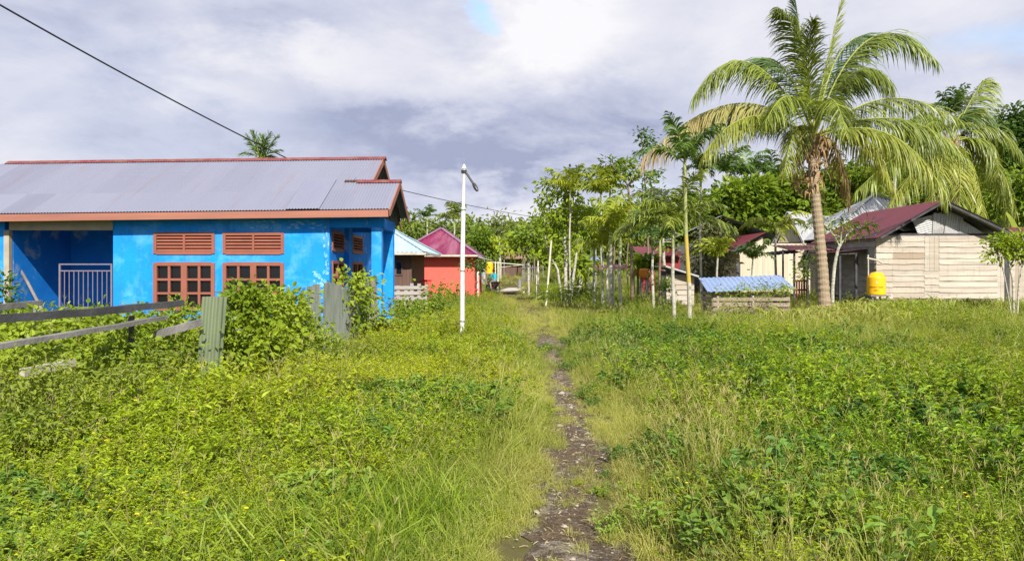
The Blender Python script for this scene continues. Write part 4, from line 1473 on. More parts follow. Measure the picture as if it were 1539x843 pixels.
sheet_roof(mb, gap_ - gu * hs_ - rv * .06 + (0, 0, 3.08), rv, gu * hs_ + np.array([0, 0, 1.88]), 7.2, wl=0.2)
sheet_roof(mb, gap_ + gu * hs_ + rv * 7.1 + (0, 0, 3.08), -rv, -gu * hs_ + np.array([0, 0, 1.88]), 7.2, wl=0.2)
mb.build('roof', M['grey_roof'], t, smooth=True)
# sunlit front wall with the maroon shed roof of the annex on its left
mb = MB()
yw = 42.7
wx = [WX(p, yw) for p in (1112, 1146, 1236)]
boards_v(mb, (wx[0], yw), (wx[1], yw), 0.3, lambda f: 2.5 + 1.02 * f, 9, (0, -1))
boards_v(mb, (wx[1] + .01, yw), (wx[2], yw), 0.3, lambda f: 3.1, 24, (0, -1))
mb.build('wall', M['cream'], t)
mb = MB()
boards_v(mb, (wx[0], yw + 4), (wx[0], yw + .03), 0.3, lambda f: 2.58, 16, (-1, 0))
lab(mb.build('annex_wall', M['cream'], t), 'shaded side wall of the annex')
mb = MB()
sheet_roof(mb, (WX(1086, 42.3), 42.2, WZ(382, 42.3)), (0, 1, 0), (wx[1] - WX(1086, 42.3) + .1, 0, 1.22), 4.6, wl=0.2)
mb.build('annex_roof', M['maroon'], t, smooth=True)
mb = MB()
boards_v(mb, (WX(1243, 36), 35.2), (WX(1300, 36), 35.2), 0.3, lambda f: 2.6, 10, (0, -1))
lab(mb.build('front_wall', M['plank_grey'], t), 'grey boarded front wall under the maroon porch roof')
mb = MB()
mb.box(WX(1106, yw), WX(1112, yw), yw - .1, yw - .04, 0.3, 2.0)
mb.build('door', M['wood_dark'], t)
# porch lean-to roofs
mb = MB()
sheet_roof(mb, (WX(1184, 33.4), 33.3, WZ(376, 33.4)), (1, 0, 0), (0, 2.5, 0.30), 3.4, wl=0.2)
mb.build('porch_roof', M['maroon'], t, smooth=True)
mb = MB()
sheet_roof(mb, (WX(1160, 34.5), 34.6, WZ(384, 34.5)), (1, 0, 0.1), (0, 1.2, 0.16), 1.4, wl=0.2)
lab(mb.build('awning', M['wood_dark'], t, smooth=True), 'small dark awning left of the maroon porch roof')
for px in (1176, 1193, 1213):
    mb = MB()
    a = WX(px, 33.6)
    mb.box(a, a + .07, 33.6, 33.67, 0, 2.52)
    mb.build('porch_post', M['wood_dark'], t)
mb = MB()
mb.beam((WX(1192, 33.7), 33.7, 1.15), (WX(1215, 33.7), 33.7, 1.15), 0.05, 0.08)
mb.beam((WX(1192, 33.7), 33.7, 0.75), (WX(1215, 33.7), 33.7, 0.75), 0.05, 0.08)
for k in range(6):
    a = WX(1193, 33.7) + .11 * k
    mb.box(a, a + .04, 33.66, 33.74, 0.2, 1.15)
mb.build('porch_railing', M['red_wall'], t)
mb = MB()
mb.box(WX(1231, 35.1), WX(1244, 35.1), 35.08, 35.14, 0.4, 2.3)
mb.build('door', M['red_wall'], t)

# grey hipped roof house behind the plank house
t = thing('grey_roof_house', 'house behind the plank house showing only its pale grey hipped roof', 'house', (21, 44, 0))
hip_roof(t, 16.5, 26.2, 40.8, 47.6, 3.3, [(20.9, 44.2), (22.2, 44.2)], WZ(292.5, 44.2), M['grey_roof'], M['grey_roof'], M['grey_roof'])
mb = MB()
mb.box(17.0, 25.7, 41.4, 47.0, 0.3, 3.25)
mb.build('wall', M['plank_grey'], t)
t = thing('hidden_house', 'house with long pale grey roof slope hidden behind the dull green mango', 'house', (15, 52, 0))
mb = MB()
sheet_roof(mb, (WX(1062, 52), 54, WZ(330, 52)), (0, -1, 0), (WX(1134, 52) - WX(1062, 52) + .3, 0, WZ(358, 52) - WZ(328, 52)), 6, wl=0.2)
sheet_roof(mb, (WX(1062, 52), 48, WZ(330, 52)), (0, 1, 0), (-3.2, 0, -1.5), 6, wl=0.2)
mb.build('roof', M['grey_roof'], t, smooth=True)
mb = MB()
mb.box(WX(1062, 52) - 2.8, WX(1134, 52) - .1, 48.4, 53.6, 0.2, 3.3)
mb.build('wall', M['wood_dark'], t)

# ------------------------------------------------------------------ plank house
t = thing('plank_house', 'sun bleached plank house with maroon roof and tin patched gable, raised on stumps', 'house', (16.8, 32.5, 0))
YP = 30.4
pxl, pxr = WX(1316.5, YP), WX(1499, YP)
zb, zt = 0.50, WZ(354.5, YP)
hx0, hx1 = WX(1389, YP), WX(1411, YP)
mb = MB()
nrow = 11
plank_rows(mb, (pxl, YP), (hx0, YP), zb, zt, nrow, (0, -1), breaks=(0.34,))
plank_rows(mb, (hx1, YP), (pxr, YP), zb, zt, nrow, (0, -1))
plank_rows(mb, (hx0, YP), (hx1, YP), zb, WZ(408, YP), 4, (0, -1))
mb.box(pxl, pxr, YP + 0.005, YP + 0.03, zb - .05, zt)
mb.build('wall', M['plank'], t)
mb = MB()
boards_v(mb, (hx0 + .01, YP - 0.005), (hx1 - .01, YP - 0.005), WZ(407.5, YP), lambda f: zt - .05, 3, (0, -1), 0.025)
mb.build('shutter', M['plank'], t)
mb = MB()
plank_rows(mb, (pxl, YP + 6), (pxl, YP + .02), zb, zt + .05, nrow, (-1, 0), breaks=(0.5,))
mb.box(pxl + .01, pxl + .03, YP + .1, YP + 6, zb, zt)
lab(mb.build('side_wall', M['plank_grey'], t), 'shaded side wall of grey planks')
mb = MB()
mb.box(WX(1288.5, 33.3) - .15, WX(1294, 33.3) - .15, 0, 0.01, 0, 0.01) if False else None
mb.box(pxl - .06, pxl - .04, 31.9, 32.25, 1.75, 2.35)
mb.build('side_window', M['dark_glass'], t)
mb = MB()
mb.box(pxr - .03, pxr, YP + .05, YP + 6, zb, zt)
mb.box(pxl, pxr, YP + 6, YP + 6.05, zb, zt)
mb.box(pxl + .05, pxr - .05, YP + .1, YP + 6, zb - .12, zb - .06)
mb.build('rear_wall', M['plank_grey'], t)
apx = WX(1415, 30.0)
az = WZ(301, 30.0)
elx, elz = WX(1320, 30.0), WZ(355, 30.0)
erx, erz = WX(1512, 30.0), WZ(347, 30.0)
mb = MB()
sheet_roof(mb, (elx - .1, 36.6, elz - .06), (0, -1, 0), (apx - elx + .1, 0, az - elz + .06), 6.85, wl=0.2)
mb.build('roof', M['maroon'], t, smooth=True)
mb = MB()
sheet_roof(mb, (apx, 36.6, az), (0, -1, 0), (erx - apx + .1, 0, erz - az - .04), 6.85, wl=0.2)
lab(mb.build('roof', M['tin'], t, smooth=True), 'right roof slope of bare grey tin')
mb = MB()
for (p, q) in (((elx, 29.82, elz - .07), (apx, 29.82, az - .07)), ((erx, 29.82, erz - .07), (apx, 29.82, az - .07))):
    mb.beam(p, q, 0.03, 0.1)
for y in (30.4, 32.5, 34.5, 36.4):
    mb.beam((elx + .1, y, elz - .05), (apx, y, az - .09), 0.05, 0.08)
    mb.beam((erx - .1, y, erz - .05), (apx, y, az - .09), 0.05, 0.08)
mb.beam((apx, 29.8, az - .1), (apx, 36.6, az - .1), 0.06, 0.1)
mb.beam((pxl, YP + .08, zt + .05), (pxr, YP + .08, zt + .05), 0.08, 0.1)
mb.box(pxl + .1, pxr - .1, YP + 3, YP + 3.03, zt, zt + .35)
mb.prism([(elx + .3, 36.3, elz), (erx - .3, 36.3, erz - .05), (apx, 36.3, az - .12)], (0, .02, 0))
mb.build('rafters', M['wood_dark'], t)
# tin patches that close part of the gable
for k, (px, py, ax, ay, bx, by, wl) in enumerate([(1371, 331, 44, -12, 12, 28, 0.085), (1403, 320, 22, 3, -2, 36, 0.14), (1424, 316, 24, 8, -6, 40, 0.10), (1443, 329, 36, 22, -2, 26, 0.10)]):
    d = YP + 0.16 - 0.03 * k
    o_ = W(px, py, d)
    u = W(px + ax, py + ay, d) - o_
    v = W(px + bx, py + by, d) - o_
    mb = MB()
    mb.corr(o_, v if k == 0 else u, u if k == 0 else v, np.linalg.norm(v if k == 0 else u), wl=wl, amp=0.011, per=8, rows=1)
    mb.build('tin_patch', M['tin'], t, smooth=True)
for px in (1322, 1372, 1425, 1478, 1497):
    for y in (YP + .1, YP + 3, YP + 5.8):
        mb = MB()
        a = WX(px, YP)
        mb.box(a - .07, a + .07, y, y + .14, -.15, zb - .125)
        mb.build('stump', M['wood_grey'], t)
mb = MB()
sheet_roof(mb, (WX(1243, 32.2), 31.0, WZ(378.5, 31.0)), (0, 1, 0), (pxl - WX(1243, 32.2) - .02, 0, 0.10), 4.2, wl=0.2)
mb.build('lean_to_roof', M['maroon'], t, smooth=True)
for x, y in ((WX(1249, 32), 31.2), (WX(1249, 32), 35), (pxl - .5, 31.1)):
    mb = MB()
    mb.box(x, x + .08, y, y + .08, 0, WZ(379.5, 31.1) - .02)
    mb.build('lean_to_post', M['wood_dark'], t)
mb = MB()
mb.beam((WX(1246, 32), 31.15, WZ(379, 31) - .05), (pxl, 31.15, WZ(379, 31) - .02), 0.05, 0.09)
mb.build('lean_to_beam', M['wood_dark'], t)

tk = tank('water_tank', 'yellow water tank with red print standing at the left corner of the plank house', (WX(1317, 29.6), 29.6, WZ(443, 29.6)), 0.335, 0.70, 'yellow', True, True)


def curved_text(body, size, c, r, z, mat, par):
    cu = bpy.data.curves.new('print', 'FONT')
    cu.body = body
    cu.size = size
    cu.align_x = 'CENTER'
    cu.extrude = 0.001
    to = bpy.data.objects.new('print', cu)
    COL.objects.link(to)
    dg = bpy.context.evaluated_depsgraph_get()
    dg.update()
    me = bpy.data.meshes.new_from_object(to.evaluated_get(dg))
    bpy.data.objects.remove(to)
    n = len(me.vertices)
    co_ = np.empty(n * 3)
    me.vertices.foreach_get('co', co_)
    co_ = co_.reshape(-1, 3)
    a = co_[:, 0] / r - math.radians(90) - 0.42
    R_ = r + 0.004 + co_[:, 2]
    V = np.stack([R_ * np.cos(a), R_ * np.sin(a), z + co_[:, 1]], 1)
    me.vertices.foreach_set('co', V.ravel())
    me.materials.clear()
    me.materials.append(mat)
    o = bpy.data.objects.new('print', me)
    COL.objects.link(o)
    o.parent = par
    me.update()


curved_text('MPOIN TANK', 0.085, None, 0.335, 0.27, M['red_text'], tk)
curved_text('550 L', 0.085, None, 0.335, 0.15, M['red_text'], tk)
mb = MB()
a0 = -math.radians(90) - 0.42
for (da, zz, s, hgt) in ((-0.02, 0.45, 0.05, 0.12), (0.10, 0.45, 0.035, 0.06)):
    pts = [(0.342 * math.cos(a0 + da - s), 0.342 * math.sin(a0 + da - s), zz), (0.342 * math.cos(a0 + da + s * 1.6), 0.342 * math.sin(a0 + da + s * 1.6), zz), (0.342 * math.cos(a0 + da), 0.342 * math.sin(a0 + da), zz + hgt)]
    rl = np.array(tk.location)
    mb.prism([np.array(p) + rl for p in pts], (0.004 * math.cos(a0), 0.004 * math.sin(a0), 0))
mb.build('emblem', M['white'], tk)
mb = MB()
p0 = W(1305.5, 415, 29.9)
mb.tube([(p0[0], 29.9, -.1), (p0[0] - .02, 29.9, WZ(383, 29.9))], 0.03, 8)
mb.tube([W(1303, 388, 29.9), W(1318, 391, 29.85), W(1326, 395.5, 29.8)], 0.035, 8)
tag(mb.build('gutter_pipe', M['wood_pale'], smooth=True), 'pale upright pole with short gutter arm behind the yellow tank with print', 'pipe')

t = thing('roadside_hut', 'grey plank hut with flat reddish roof at the right edge of the photo', 'hut', (21.6, 32, 0))
mb = MB()
boards_v(mb, (WX(1503, 31), 31.2), (WX(1600, 31), 31.2), 0.2, lambda f: 2.55, 18, (0, -1))
mb.build('wall', M['plank'], t)
mb = MB()
mb.box(WX(1514, 31), WX(1521, 31), 31.14, 31.17, 0.3, 2.3)
mb.build('door', M['wood_dark'], t)
mb = MB()
sheet_roof(mb, (WX(1506, 31), 30.8, WZ(349, 30.8)), (1, 0, 0), (0, 3, 0.35), 2.9, wl=0.2)
mb.build('roof', M['maroon'], t, smooth=True)


# ------------------------------------------------------------------ trees
def rand_unit(n):
    return nrm(RNG.normal(size=(n, 3)))


def crown_cloud(mb, blobs, per_m3, leaf, clump_n=26, clump_r=0.28, upb=0.6, hang=0.3, dark=0.0, aspect=0.5):
    """Leaf clumps scattered in ellipsoids: blobs = (cx,cy,cz,rx,ry,rz). Returns the clump centres."""
    cs = []
    for (cx_, cy_, cz_, rx, ry, rz_) in blobs:
        n = max(5, int(per_m3 * (rx * ry * rz_) ** 0.67 * 4))
        d = rand_unit(n)
        r = RNG.uniform(0.25, 1.0, n) ** 0.5
        r *= 0.8 + 0.35 * RNG.random(n)
        cs.append(np.stack([cx_ + d[:, 0] * r * rx, cy_ + d[:, 1] * r * ry, cz_ + d[:, 2] * r * rz_, d[:, 0], d[:, 1], d[:, 2]], 1))
    C = np.vstack(cs)
    k = len(C)
    num = RNG.integers(int(clump_n * 0.5), int(clump_n * 1.5), k)
    idx = np.repeat(np.arange(k), num)
    n = len(idx)
    sz = RNG.uniform(0.6, 1.3, k)[idx][:, None]
    off = RNG.normal(size=(n, 3)) * clump_r * sz * np.array([1, 1, 0.6])
    P = C[idx, :3] + off
    outd = C[idx, 3:]
    D = nrm(off * 1.2 / clump_r + outd * 0.8 + RNG.normal(size=(n, 3)) * 0.6 - np.array([0, 0, hang]))
    N = nrm(RNG.normal(size=(n, 3)) * 0.55 + np.array([0, 0, upb]) + outd * 0.5)
    L = leaf * RNG.uniform(0.6, 1.25, n)
    tint = np.clip(RNG.random(k)[idx] * 0.6 + RNG.random(n) * 0.4, 0, 1)
    mb.leaves(P, D, N, L, L * aspect, tint, fold=0.12, droop=0.25)
    return C[:, :3]


def limb(mb, p, q, r0, r1, bend=0.15, n=5):
    p, q = np.asarray(p, float), np.asarray(q, float)
    f = np.linspace(0, 1, n)
    L = np.linalg.norm(q - p)
    w = RNG.normal(size=3) * L * bend * 0.5
    P = p + (q - p) * f[:, None] + w * (np.sin(np.pi * f))[:, None]
    P[:, 2] += L * 0.08 * np.sin(np.pi * f)
    mb.tube(P, r0 + (r1 - r0) * f, 6, cap=True)


def tree(name, label, d, trunks, blobs, leaf=0.16, dens=10, mat='leaf', bark='bark_pale', clump_n=26, clump_r=0.26, group=None, twigs=14, hang=0.3, aspect=0.5, foliage='crown', cat='tree'):
    """trunks: list of ([(px,py[,dd])...], r0, r1); blobs in pixels: (px,py,rx,ry[,dd,rd])."""
    b0 = trunks[0][0][0]
    bx = WX(b0[0], d)
    t = thing(name, label, cat, (bx, d, 0), group)
    mb = MB()
    B = []
    for b in blobs:
        dd = b[4] if len(b) > 4 else 0
        c = W(b[0], b[1], d + dd)
        rx, rz_ = b[2] / F * d, b[3] / F * d
        ry = b[5] if len(b) > 5 else (rx + rz_) / 2
        B.append((*c, rx, ry, rz_))
    C = crown_cloud(mb, B, dens, leaf, clump_n, clump_r, hang=hang, aspect=aspect)
    mb.build(foliage, M[mat], t)
    mb = MB()
    tops = []
    for path, r0, r1 in trunks:
        P = np.array([W(p[0], p[1], d + (p[2] if len(p) > 2 else 0)) for p in path])
        P[0, 2] = min(P[0, 2], -0.1) if path[0][1] > 400 else P[0, 2]
        k = 10
        f = np.linspace(0, 1, len(P))
        ff = np.linspace(0, 1, k)
        Q = np.stack([np.interp(ff, f, P[:, c]) for c in range(3)], 1)
        Q[1:-1] += RNG.normal(size=(k - 2, 3)) * r0 * 0.12
        mb.tube(Q, r0 + (r1 - r0) * ff, 8)
        tops.append(Q)
    allp = np.vstack([q[4:] for q in tops])
    for c in C[RNG.permutation(len(C))[:twigs]]:
        cand = allp[allp[:, 2] < c[2] + 0.2]
        if not len(cand):
            cand = allp[:1]
        s = cand[int(np.argmin(((cand - c) ** 2).sum(1)))]
        r = min(trunks[0][2] * 0.9, 0.05)
        limb(mb, s, c, r, r * 0.3)
    mb.build('trunk', M[bark], t, smooth=True)
    return t


def frond(mb, P, n, L, wd, prof=None, ang=(70, 25), hang=1.2, tint=(0, 1), flat=0.2, twist=0.0, r0=0.035, start=0.14, seg=3, tiptint=None, mat_leaf=0, mat_r=1):
    """Pinnate palm frond along a path P (k x 3): midrib tube and leaflet strips on both sides."""
    P = np.asarray(P, float)
    k = len(P)
    f = np.linspace(0, 1, k)
    mb.tube(P, np.linspace(r0, r0 * 0.18, k), 5, mat=mat_r)
    T = nrm(np.gradient(P, axis=0))
    ff = np.linspace(start, 1.0, n)
    for sgn in (-1, 1):
        fj = np.clip(ff + RNG.normal(0, 0.3 / n, n), 0, 1)
        B = np.stack([np.interp(fj, f, P[:, c]) for c in range(3)], 1)
        Tt = nrm(np.stack([np.interp(fj, f, T[:, c]) for c in range(3)], 1))
        S = nrm(np.cross(Tt, np.array([0, 0, 1.0]) + 0.001))
        U = np.cross(S, Tt)
        ct, st = math.cos(twist), math.sin(twist)
        S, U = S * ct + U * st, U * ct - S * st
        a = np.radians(ang[0] + (ang[1] - ang[0]) * fj + RNG.normal(0, 5, n))
        D = S * (sgn * np.sin(a))[:, None] + Tt * np.cos(a)[:, None] + U * (flat + RNG.normal(0, 0.16, n))[:, None] + RNG.normal(0, .10, (n, 3))
        ln = L * (np.sin(np.pi * (0.18 + 0.74 * (fj - start) / (1 - start))) ** 0.7) * RNG.uniform(0.72, 1.12, n)
        tt = np.clip(tint[0] + (tint[1] - tint[0]) * RNG.random(n), 0, 1)
        if tiptint is not None:
            tt = np.clip(tt + tiptint * fj ** 2, 0, 1)
        wv = nrm(Tt + RNG.normal(0, 0.25, (n, 3)))
        mb.strips(B, D, ln, wd * RNG.uniform(0.8, 1.15, n), hang * RNG.uniform(0.7, 1.3, n), seg, tt, side=wv, mat=mat_leaf)


def bez(a, c, b, n=14):
    f = np.linspace(0, 1, n)[:, None]
    return (1 - f) ** 2 * a + 2 * f * (1 - f) * c + f ** 2 * b


def arc(start, az, el, L, droop, n=12):
    d = np.array([math.cos(az) * math.cos(el), math.sin(az) * math.cos(el), math.sin(el)])
    P = [np.asarray(start, float)]
    for k in range(n - 1):
        P.append(P[-1] + d * L / (n - 1))
        d = nrm(d + np.array([0, 0, -1.0]) * droop / (n - 1) * (0.5 + 1.2 * k / n))
    return np.array(P)


def coconut(label, d, trunk_px, crown_px, fronds, r0, L, n, wd, group=None, husk=True):
    base = trunk_px[0]
    t = thing('coconut_palm', label, 'palm tree', (WX(base[0], d), d, 0), group)
    P = np.array([W(p[0], p[1], d) for p in trunk_px])
    P[0, 2] = -0.1
    k = 70
    f = np.linspace(0, 1, len(P))
    ff = np.linspace(0, 1, k)
    Q = np.stack([np.interp(ff, f, P[:, c]) for c in range(3)], 1)
    kern = np.ones(9) / 9
    for c in range(3):
        Q[4:-4, c] = np.convolve(Q[:, c], kern, 'valid')
    R_ = r0 * (1.28 * np.exp(-ff * 14) * 0.25 + 1.0 - 0.26 * ff)
    R_ = R_ * (1 + 0.05 * np.where(np.arange(k) % 2 == 0, 1, -1) + RNG.normal(0, 0.015, k))
    mb = MB()
    mb.tube(Q, R_, 14)
    mb.build('trunk', M['coco_bark'], t)
    cr = W(crown_px[0], crown_px[1], d)
    for fr in fronds:
        c, tip = fr['c'], fr['t']
        a = cr + np.array([RNG.normal(0, .05), RNG.normal(0, .05), RNG.normal(0, .08)])
        pc = W(c[0], c[1], d + (c[2] if len(c) > 2 else 0))
        pt = W(tip[0], tip[1], d + (tip[2] if len(tip) > 2 else 0))
        mb = MB()
        frond(mb, bez(a, pc, pt, 18), int(n * fr.get('n', 1)), L * fr.get('L', 1), wd, ang=fr.get('ang', (72, 28)), hang=fr.get('hang', 1.3) * .42, tint=fr.get('tint', (0, 1)),
              flat=fr.get('flat', -0.30), twist=fr.get('tw', 0.0), r0=0.05 * r0 / 0.25, tiptint=fr.get('tip'), start=fr.get('s', 0.16), seg=4)
        o = mb.build('frond', [M[fr.get('m', 'palm')], M['rachis'] if fr.get('m') != 'palm_dry' else M['husk']], t)
        if fr.get('m') == 'palm_dry':
            lab(o, 'dead brown hanging frond')
    if husk:
        mb = MB()
        for kk in range(130):
            a = RNG.uniform(0, 2 * np.pi)
            z = RNG.uniform(-2.0, 0.1)
            p = cr + np.array([math.cos(a) * r0 * 0.85, math.sin(a) * r0 * 0.85, z])
            q = p + np.array([math.cos(a) * RNG.uniform(.05, .35), math.sin(a) * RNG.uniform(.05, .35), RNG.uniform(.1, .45)])
            mb.strips([p], [q - p], [np.linalg.norm(q - p) * RNG.uniform(1, 1.8)], [RNG.uniform(.04, .12)], [RNG.uniform(1.2, 3)], 4, RNG.random())
        for kk in range(14):
            a = RNG.uniform(0, 2 * np.pi)
            p = cr + np.array([math.cos(a) * r0 * 0.8, math.sin(a) * r0 * 0.8, RNG.uniform(-1.3, -.1)])
            mb.tube([p, p + (math.cos(a) * .1, math.sin(a) * .1, .3), p + (math.cos(a) * .28, math.sin(a) * .28, .62)], [.07, .05, .03], 6)
        mb.build('fibre', M['husk'], t)
    return t


Y_ = (0.35, 1.0)
coconut('tall coconut palm with big arching fronds in front of the cream and plank houses', 27,
        [(1240, 450), (1236, 400), (1229, 330), (1222, 265), (1220, 205)], (1221, 208), [
    dict(c=(1218, 40, .5), t=(1170, 12, -.8), tint=(.1, .8), hang=1.3, L=.85, m='palm', ang=(55, 20)),
    dict(c=(1208, 60, .9), t=(1192, -10, .6), tint=(0, .6), hang=.5, L=.5, m='palm_dark', ang=(30, 14)),
    dict(c=(1243, 90), t=(1268, -14), hang=.15, L=.45, ang=(14, 8), tint=(.7, 1), m='palm', n=.7),
    dict(c=(1296, -32, .3), t=(1408, 92, .2), tint=(0, .7), hang=1.3, L=1.05),
    dict(c=(1282, 50, -.8), t=(1342, 128, -1.4), tint=(0, .8), hang=1.4),
    dict(c=(1250, 20, 1.0), t=(1330, 60, 2.2), tint=(0, .5), hang=1.0, m='palm_dark'),
    dict(c=(1120, 10, .3), t=(1040, 150, .1), tint=(0, .9), hang=1.5, L=1.1, m='palm'),
    dict(c=(1118, 88, .8), t=(966, 238, .8), tint=(.0, .45), hang=2.2, L=1.25, n=1.2, tip=1.0, m='palm_tip', flat=-.5),
    dict(c=(1112, 120, 1.6), t=(1020, 195, 2.4), tint=(0, .6), hang=1.4, m='palm_dark'),
    dict(c=(1125, 128, -1.2), t=(1058, 232, -2.0), tint=(.2, .9), hang=1.5, L=1.0, m='palm_yellow'),
    dict(c=(1362, 138, .3), t=(1452, 238, .3), tint=(.1, .9), hang=1.6, L=1.05, m='palm'),
    dict(c=(1350, 150, -1.0), t=(1425, 300, -1.6), tint=(.2, .9), hang=1.7, L=1.05, m='palm_yellow'),
    dict(c=(1318, 100, 1.2), t=(1446, 182, 1.8), tint=(0, .9), hang=1.4, tip=.3),
    dict(c=(1196, 150, -1.0), t=(1178, 262, -1.6), tint=(.2, 1), hang=1.5, L=.8, m='palm_yellow'),
    dict(c=(1246, 92, -2.0), t=(1272, 200, -3.4), tint=(.2, 1), hang=1.4, L=.95),
    dict(c=(1190, 95, -1.8), t=(1150, 185, -2.6), tint=(.1, .8), hang=1.4, L=.95),
    dict(c=(1180, 50, 1.6), t=(1128, 100, 2.6), tint=(0, .5), hang=1.2, m='palm_dark'),
    dict(c=(1235, 60, 2.2), t=(1300, 128, 3.5), tint=(0, .5), hang=1.3, m='palm_dark'),
    dict(c=(1212, 60, -.8), t=(1222, 30, -1.8), tint=(.3, .9), hang=.8, L=.7, ang=(40, 15)),
    dict(c=(1262, 195, .4), t=(1278, 310, .5), hang=2.2, L=.7, m='palm_dry'),
    dict(c=(1190, 205, .4), t=(1201, 282, .4), hang=2.2, L=.55, m='palm_dry', n=.6),
    dict(c=(1300, 170, .8), t=(1345, 290, 1.0), hang=1.9, L=.8, m='palm_yellow', tint=(.3, 1)),
], 0.20, 1.45, 135, 0.046)

fr2 = []
for (c, tp, m, dd) in [((1350, 170), (1290, 235), 'palm', -1), ((1370, 200), (1285, 290), 'palm', -1.5), ((1395, 215), (1330, 320), 'palm_yellow', -1.5), ((1450, 225), (1440, 330), 'palm_yellow', -2),
                        ((1490, 185), (1528, 318), 'palm_yellow', -.6), ((1500, 190), (1500, 260), 'palm', -1.2), ((1480, 150), (1535, 232), 'palm', .5), ((1400, 150), (1372, 225), 'palm', -2),
                        ((1440, 140), (1490, 180), 'palm_dark', 1), ((1400, 140), (1345, 200), 'palm_dark', 1), ((1420, 210), (1395, 330), 'palm_yellow', -2.5), ((1470, 220), (1478, 335), 'palm_yellow', -1),
                        ((1500, 210), (1518, 345), 'palm', .2), ((1455, 150), (1480, 120), 'palm', 1)]:
    fr2.append(dict(c=(*c, dd * .5), t=(*tp, dd), tint=(.1, 1), hang=1.8, m=m, L=1.0))
coconut('second coconut palm with drooping yellowish fronds behind the plank house', 42,
        [(1440, 450), (1438, 350), (1436, 280), (1430, 215)], (1430, 212), fr2, 0.2, 1.9, 105, 0.07)


def areca(label, px, d, ycrown, r, nf=7, fl=1.4, mat='palm', bark='bark_pale', ytip=None, pxc=None, group='areca palms among the village trees', name='areca_palm', el=(35, 80), droop=1.6, nleaf=30, lw=0.06, ll=0.42, shaft=True, seed=None, dead=False):
    xb, xc = WX(px, d), WX(pxc if pxc else px, d)
    t = thing(name, label, 'palm tree', (xb, d, 0), group)
    zc = WZ(ycrown, d)
    zs = zc - (min(0.7, zc * 0.2) if shaft else 0)
    f = np.linspace(0, 1, 16)
    P = np.stack([xb + (xc - xb) * f ** 1.5 + 0.02 * np.sin(f * 7), np.full(16, float(d)), -0.1 + (zs + 0.1) * f], 1)
    mb = MB()
    r = r * .78
    mb.tube(P, r * (1.15 - 0.3 * f) * (1 + 0.06 * (np.arange(16) % 2)), 9)
    if isinstance(bark, tuple):  # bands of bark from the foot up: (fraction, material)
        q = mb.f[0]
        ring = np.arange(len(q)) // 9 / 15.0
        mb.m[0] = np.searchsorted([b_[0] for b_ in bark], ring).clip(0, len(bark) - 1)
        mb.build('trunk', [M[b_[1]] for b_ in bark], t, smooth=True)
    else:
        mb.build('trunk', M[bark], t, smooth=True)
    if shaft:
        mb = MB()
        mb.tube([(xc, d, zs - .02), (xc, d, zs + (zc - zs) * .4), (xc, d, zc + .1)], [r * 1.0, r * 1.15, r * .55], 9)
        mb.build('crownshaft', M['bark_green'], t, smooth=True)
    for k in range(nf):
        az = 2 * np.pi * (k + RNG.uniform(-.25, .25)) / nf + d * 3.1 + px
        e = math.radians(RNG.uniform(*el))
        mb = MB()
        frond(mb, arc((xc, d, zc), az, e, fl * RNG.uniform(.85, 1.1), droop * RNG.uniform(.8, 1.2)), nleaf, ll * fl, lw, ang=(62, 30), hang=.8, tint=(0, 1), flat=.25, r0=.02, start=.12)
        mb.build('frond', [M[mat], M['rachis']], t)
    return t


areca('areca palm with a bright yellow ringed trunk, tallest near the pen', 1036, 22, 246, 0.075, 7, 1.55, 'palm_dark', ((.30, 'bark_pale'), (.62, 'bark_yellow'), (1.1, 'bark_green')), pxc=1029, ll=.36, lw=.06)
areca('bushy areca palm with wide dark fronds just left of the yellow trunked palm', 1012, 22.6, 342, 0.07, 12, 1.9, 'palm', 'bark_pale', nleaf=40, ll=.34, lw=.055, el=(20, 85))
areca('tall bare white trunked areca palm with small drooping crown right of the yellow trunked palm', 1053, 32, 258, 0.06, 7, 1.1, 'palm_dark', droop=2.6)
areca('grey areca palm stem in the dim clump left of the plank hutch', 981, 28.5, 352, 0.065, 6, 1.3, 'palm_dark')
areca('dark thin palm stem closest to the left side of the plank hutch', 992, 27, 362, 0.06, 6, 1.1, 'palm_dark', 'bark_brown')
areca('white trunked areca palm, rightmost of the pale row left of the orange drums', 932, 27, 352, 0.07, 6, 1.3, 'fern')
areca('stout areca palm with green upper stem in the middle of the pale row', 919, 27.6, 345, 0.09, 7, 1.4, 'fern', pxc=918)
areca('slim white areca stem hugging the left side of the stout green topped palm', 913, 28.5, 372, 0.055, 5, 1.0, 'fern')
areca('white areca stem third from the left in the pale row', 906, 30, 366, 0.06, 6, 1.2, 'fern')
areca('white areca stem leftmost in the pale row, before the blue stall', 893, 31, 374, 0.06, 5, 1.1, 'fern')
areca('tall areca palm with spreading yellow green crown above the pale row', 905, 34, 292, 0.06, 9, 1.35, 'fern', pxc=903, lw=.075)
areca('tall areca palm with darker feathery crown topping the pale row', 921, 36, 280, 0.06, 10, 1.4, 'palm', pxc=917, lw=.075)
areca('slender areca palm rising through the pale trunked leafy tree', 856, 35, 290, 0.055, 9, 1.5, 'fern', pxc=857)
areca('young yellow green palm right of the dull mango, above the blue pen roof', 1078, 26.5, 388, 0.05, 9, 0.95, 'fern', group='young palms near the houses', shaft=False, nleaf=16, lw=.08, ll=.45, name='young_palm')
areca('young dark palm against the cream annex wall', 1131, 29, 390, 0.05, 9, 0.85, 'palm_dark', group='young palms near the houses', shaft=False, nleaf=18, lw=.06, ll=.4, name='young_palm')
areca('yellow green palm leaning on the left of the cream gable', 1166, 35, 345, 0.07, 8, 1.7, 'fern', group='young palms near the houses', shaft=False, nleaf=20, lw=.1, ll=.36, name='young_palm', el=(0, 60))
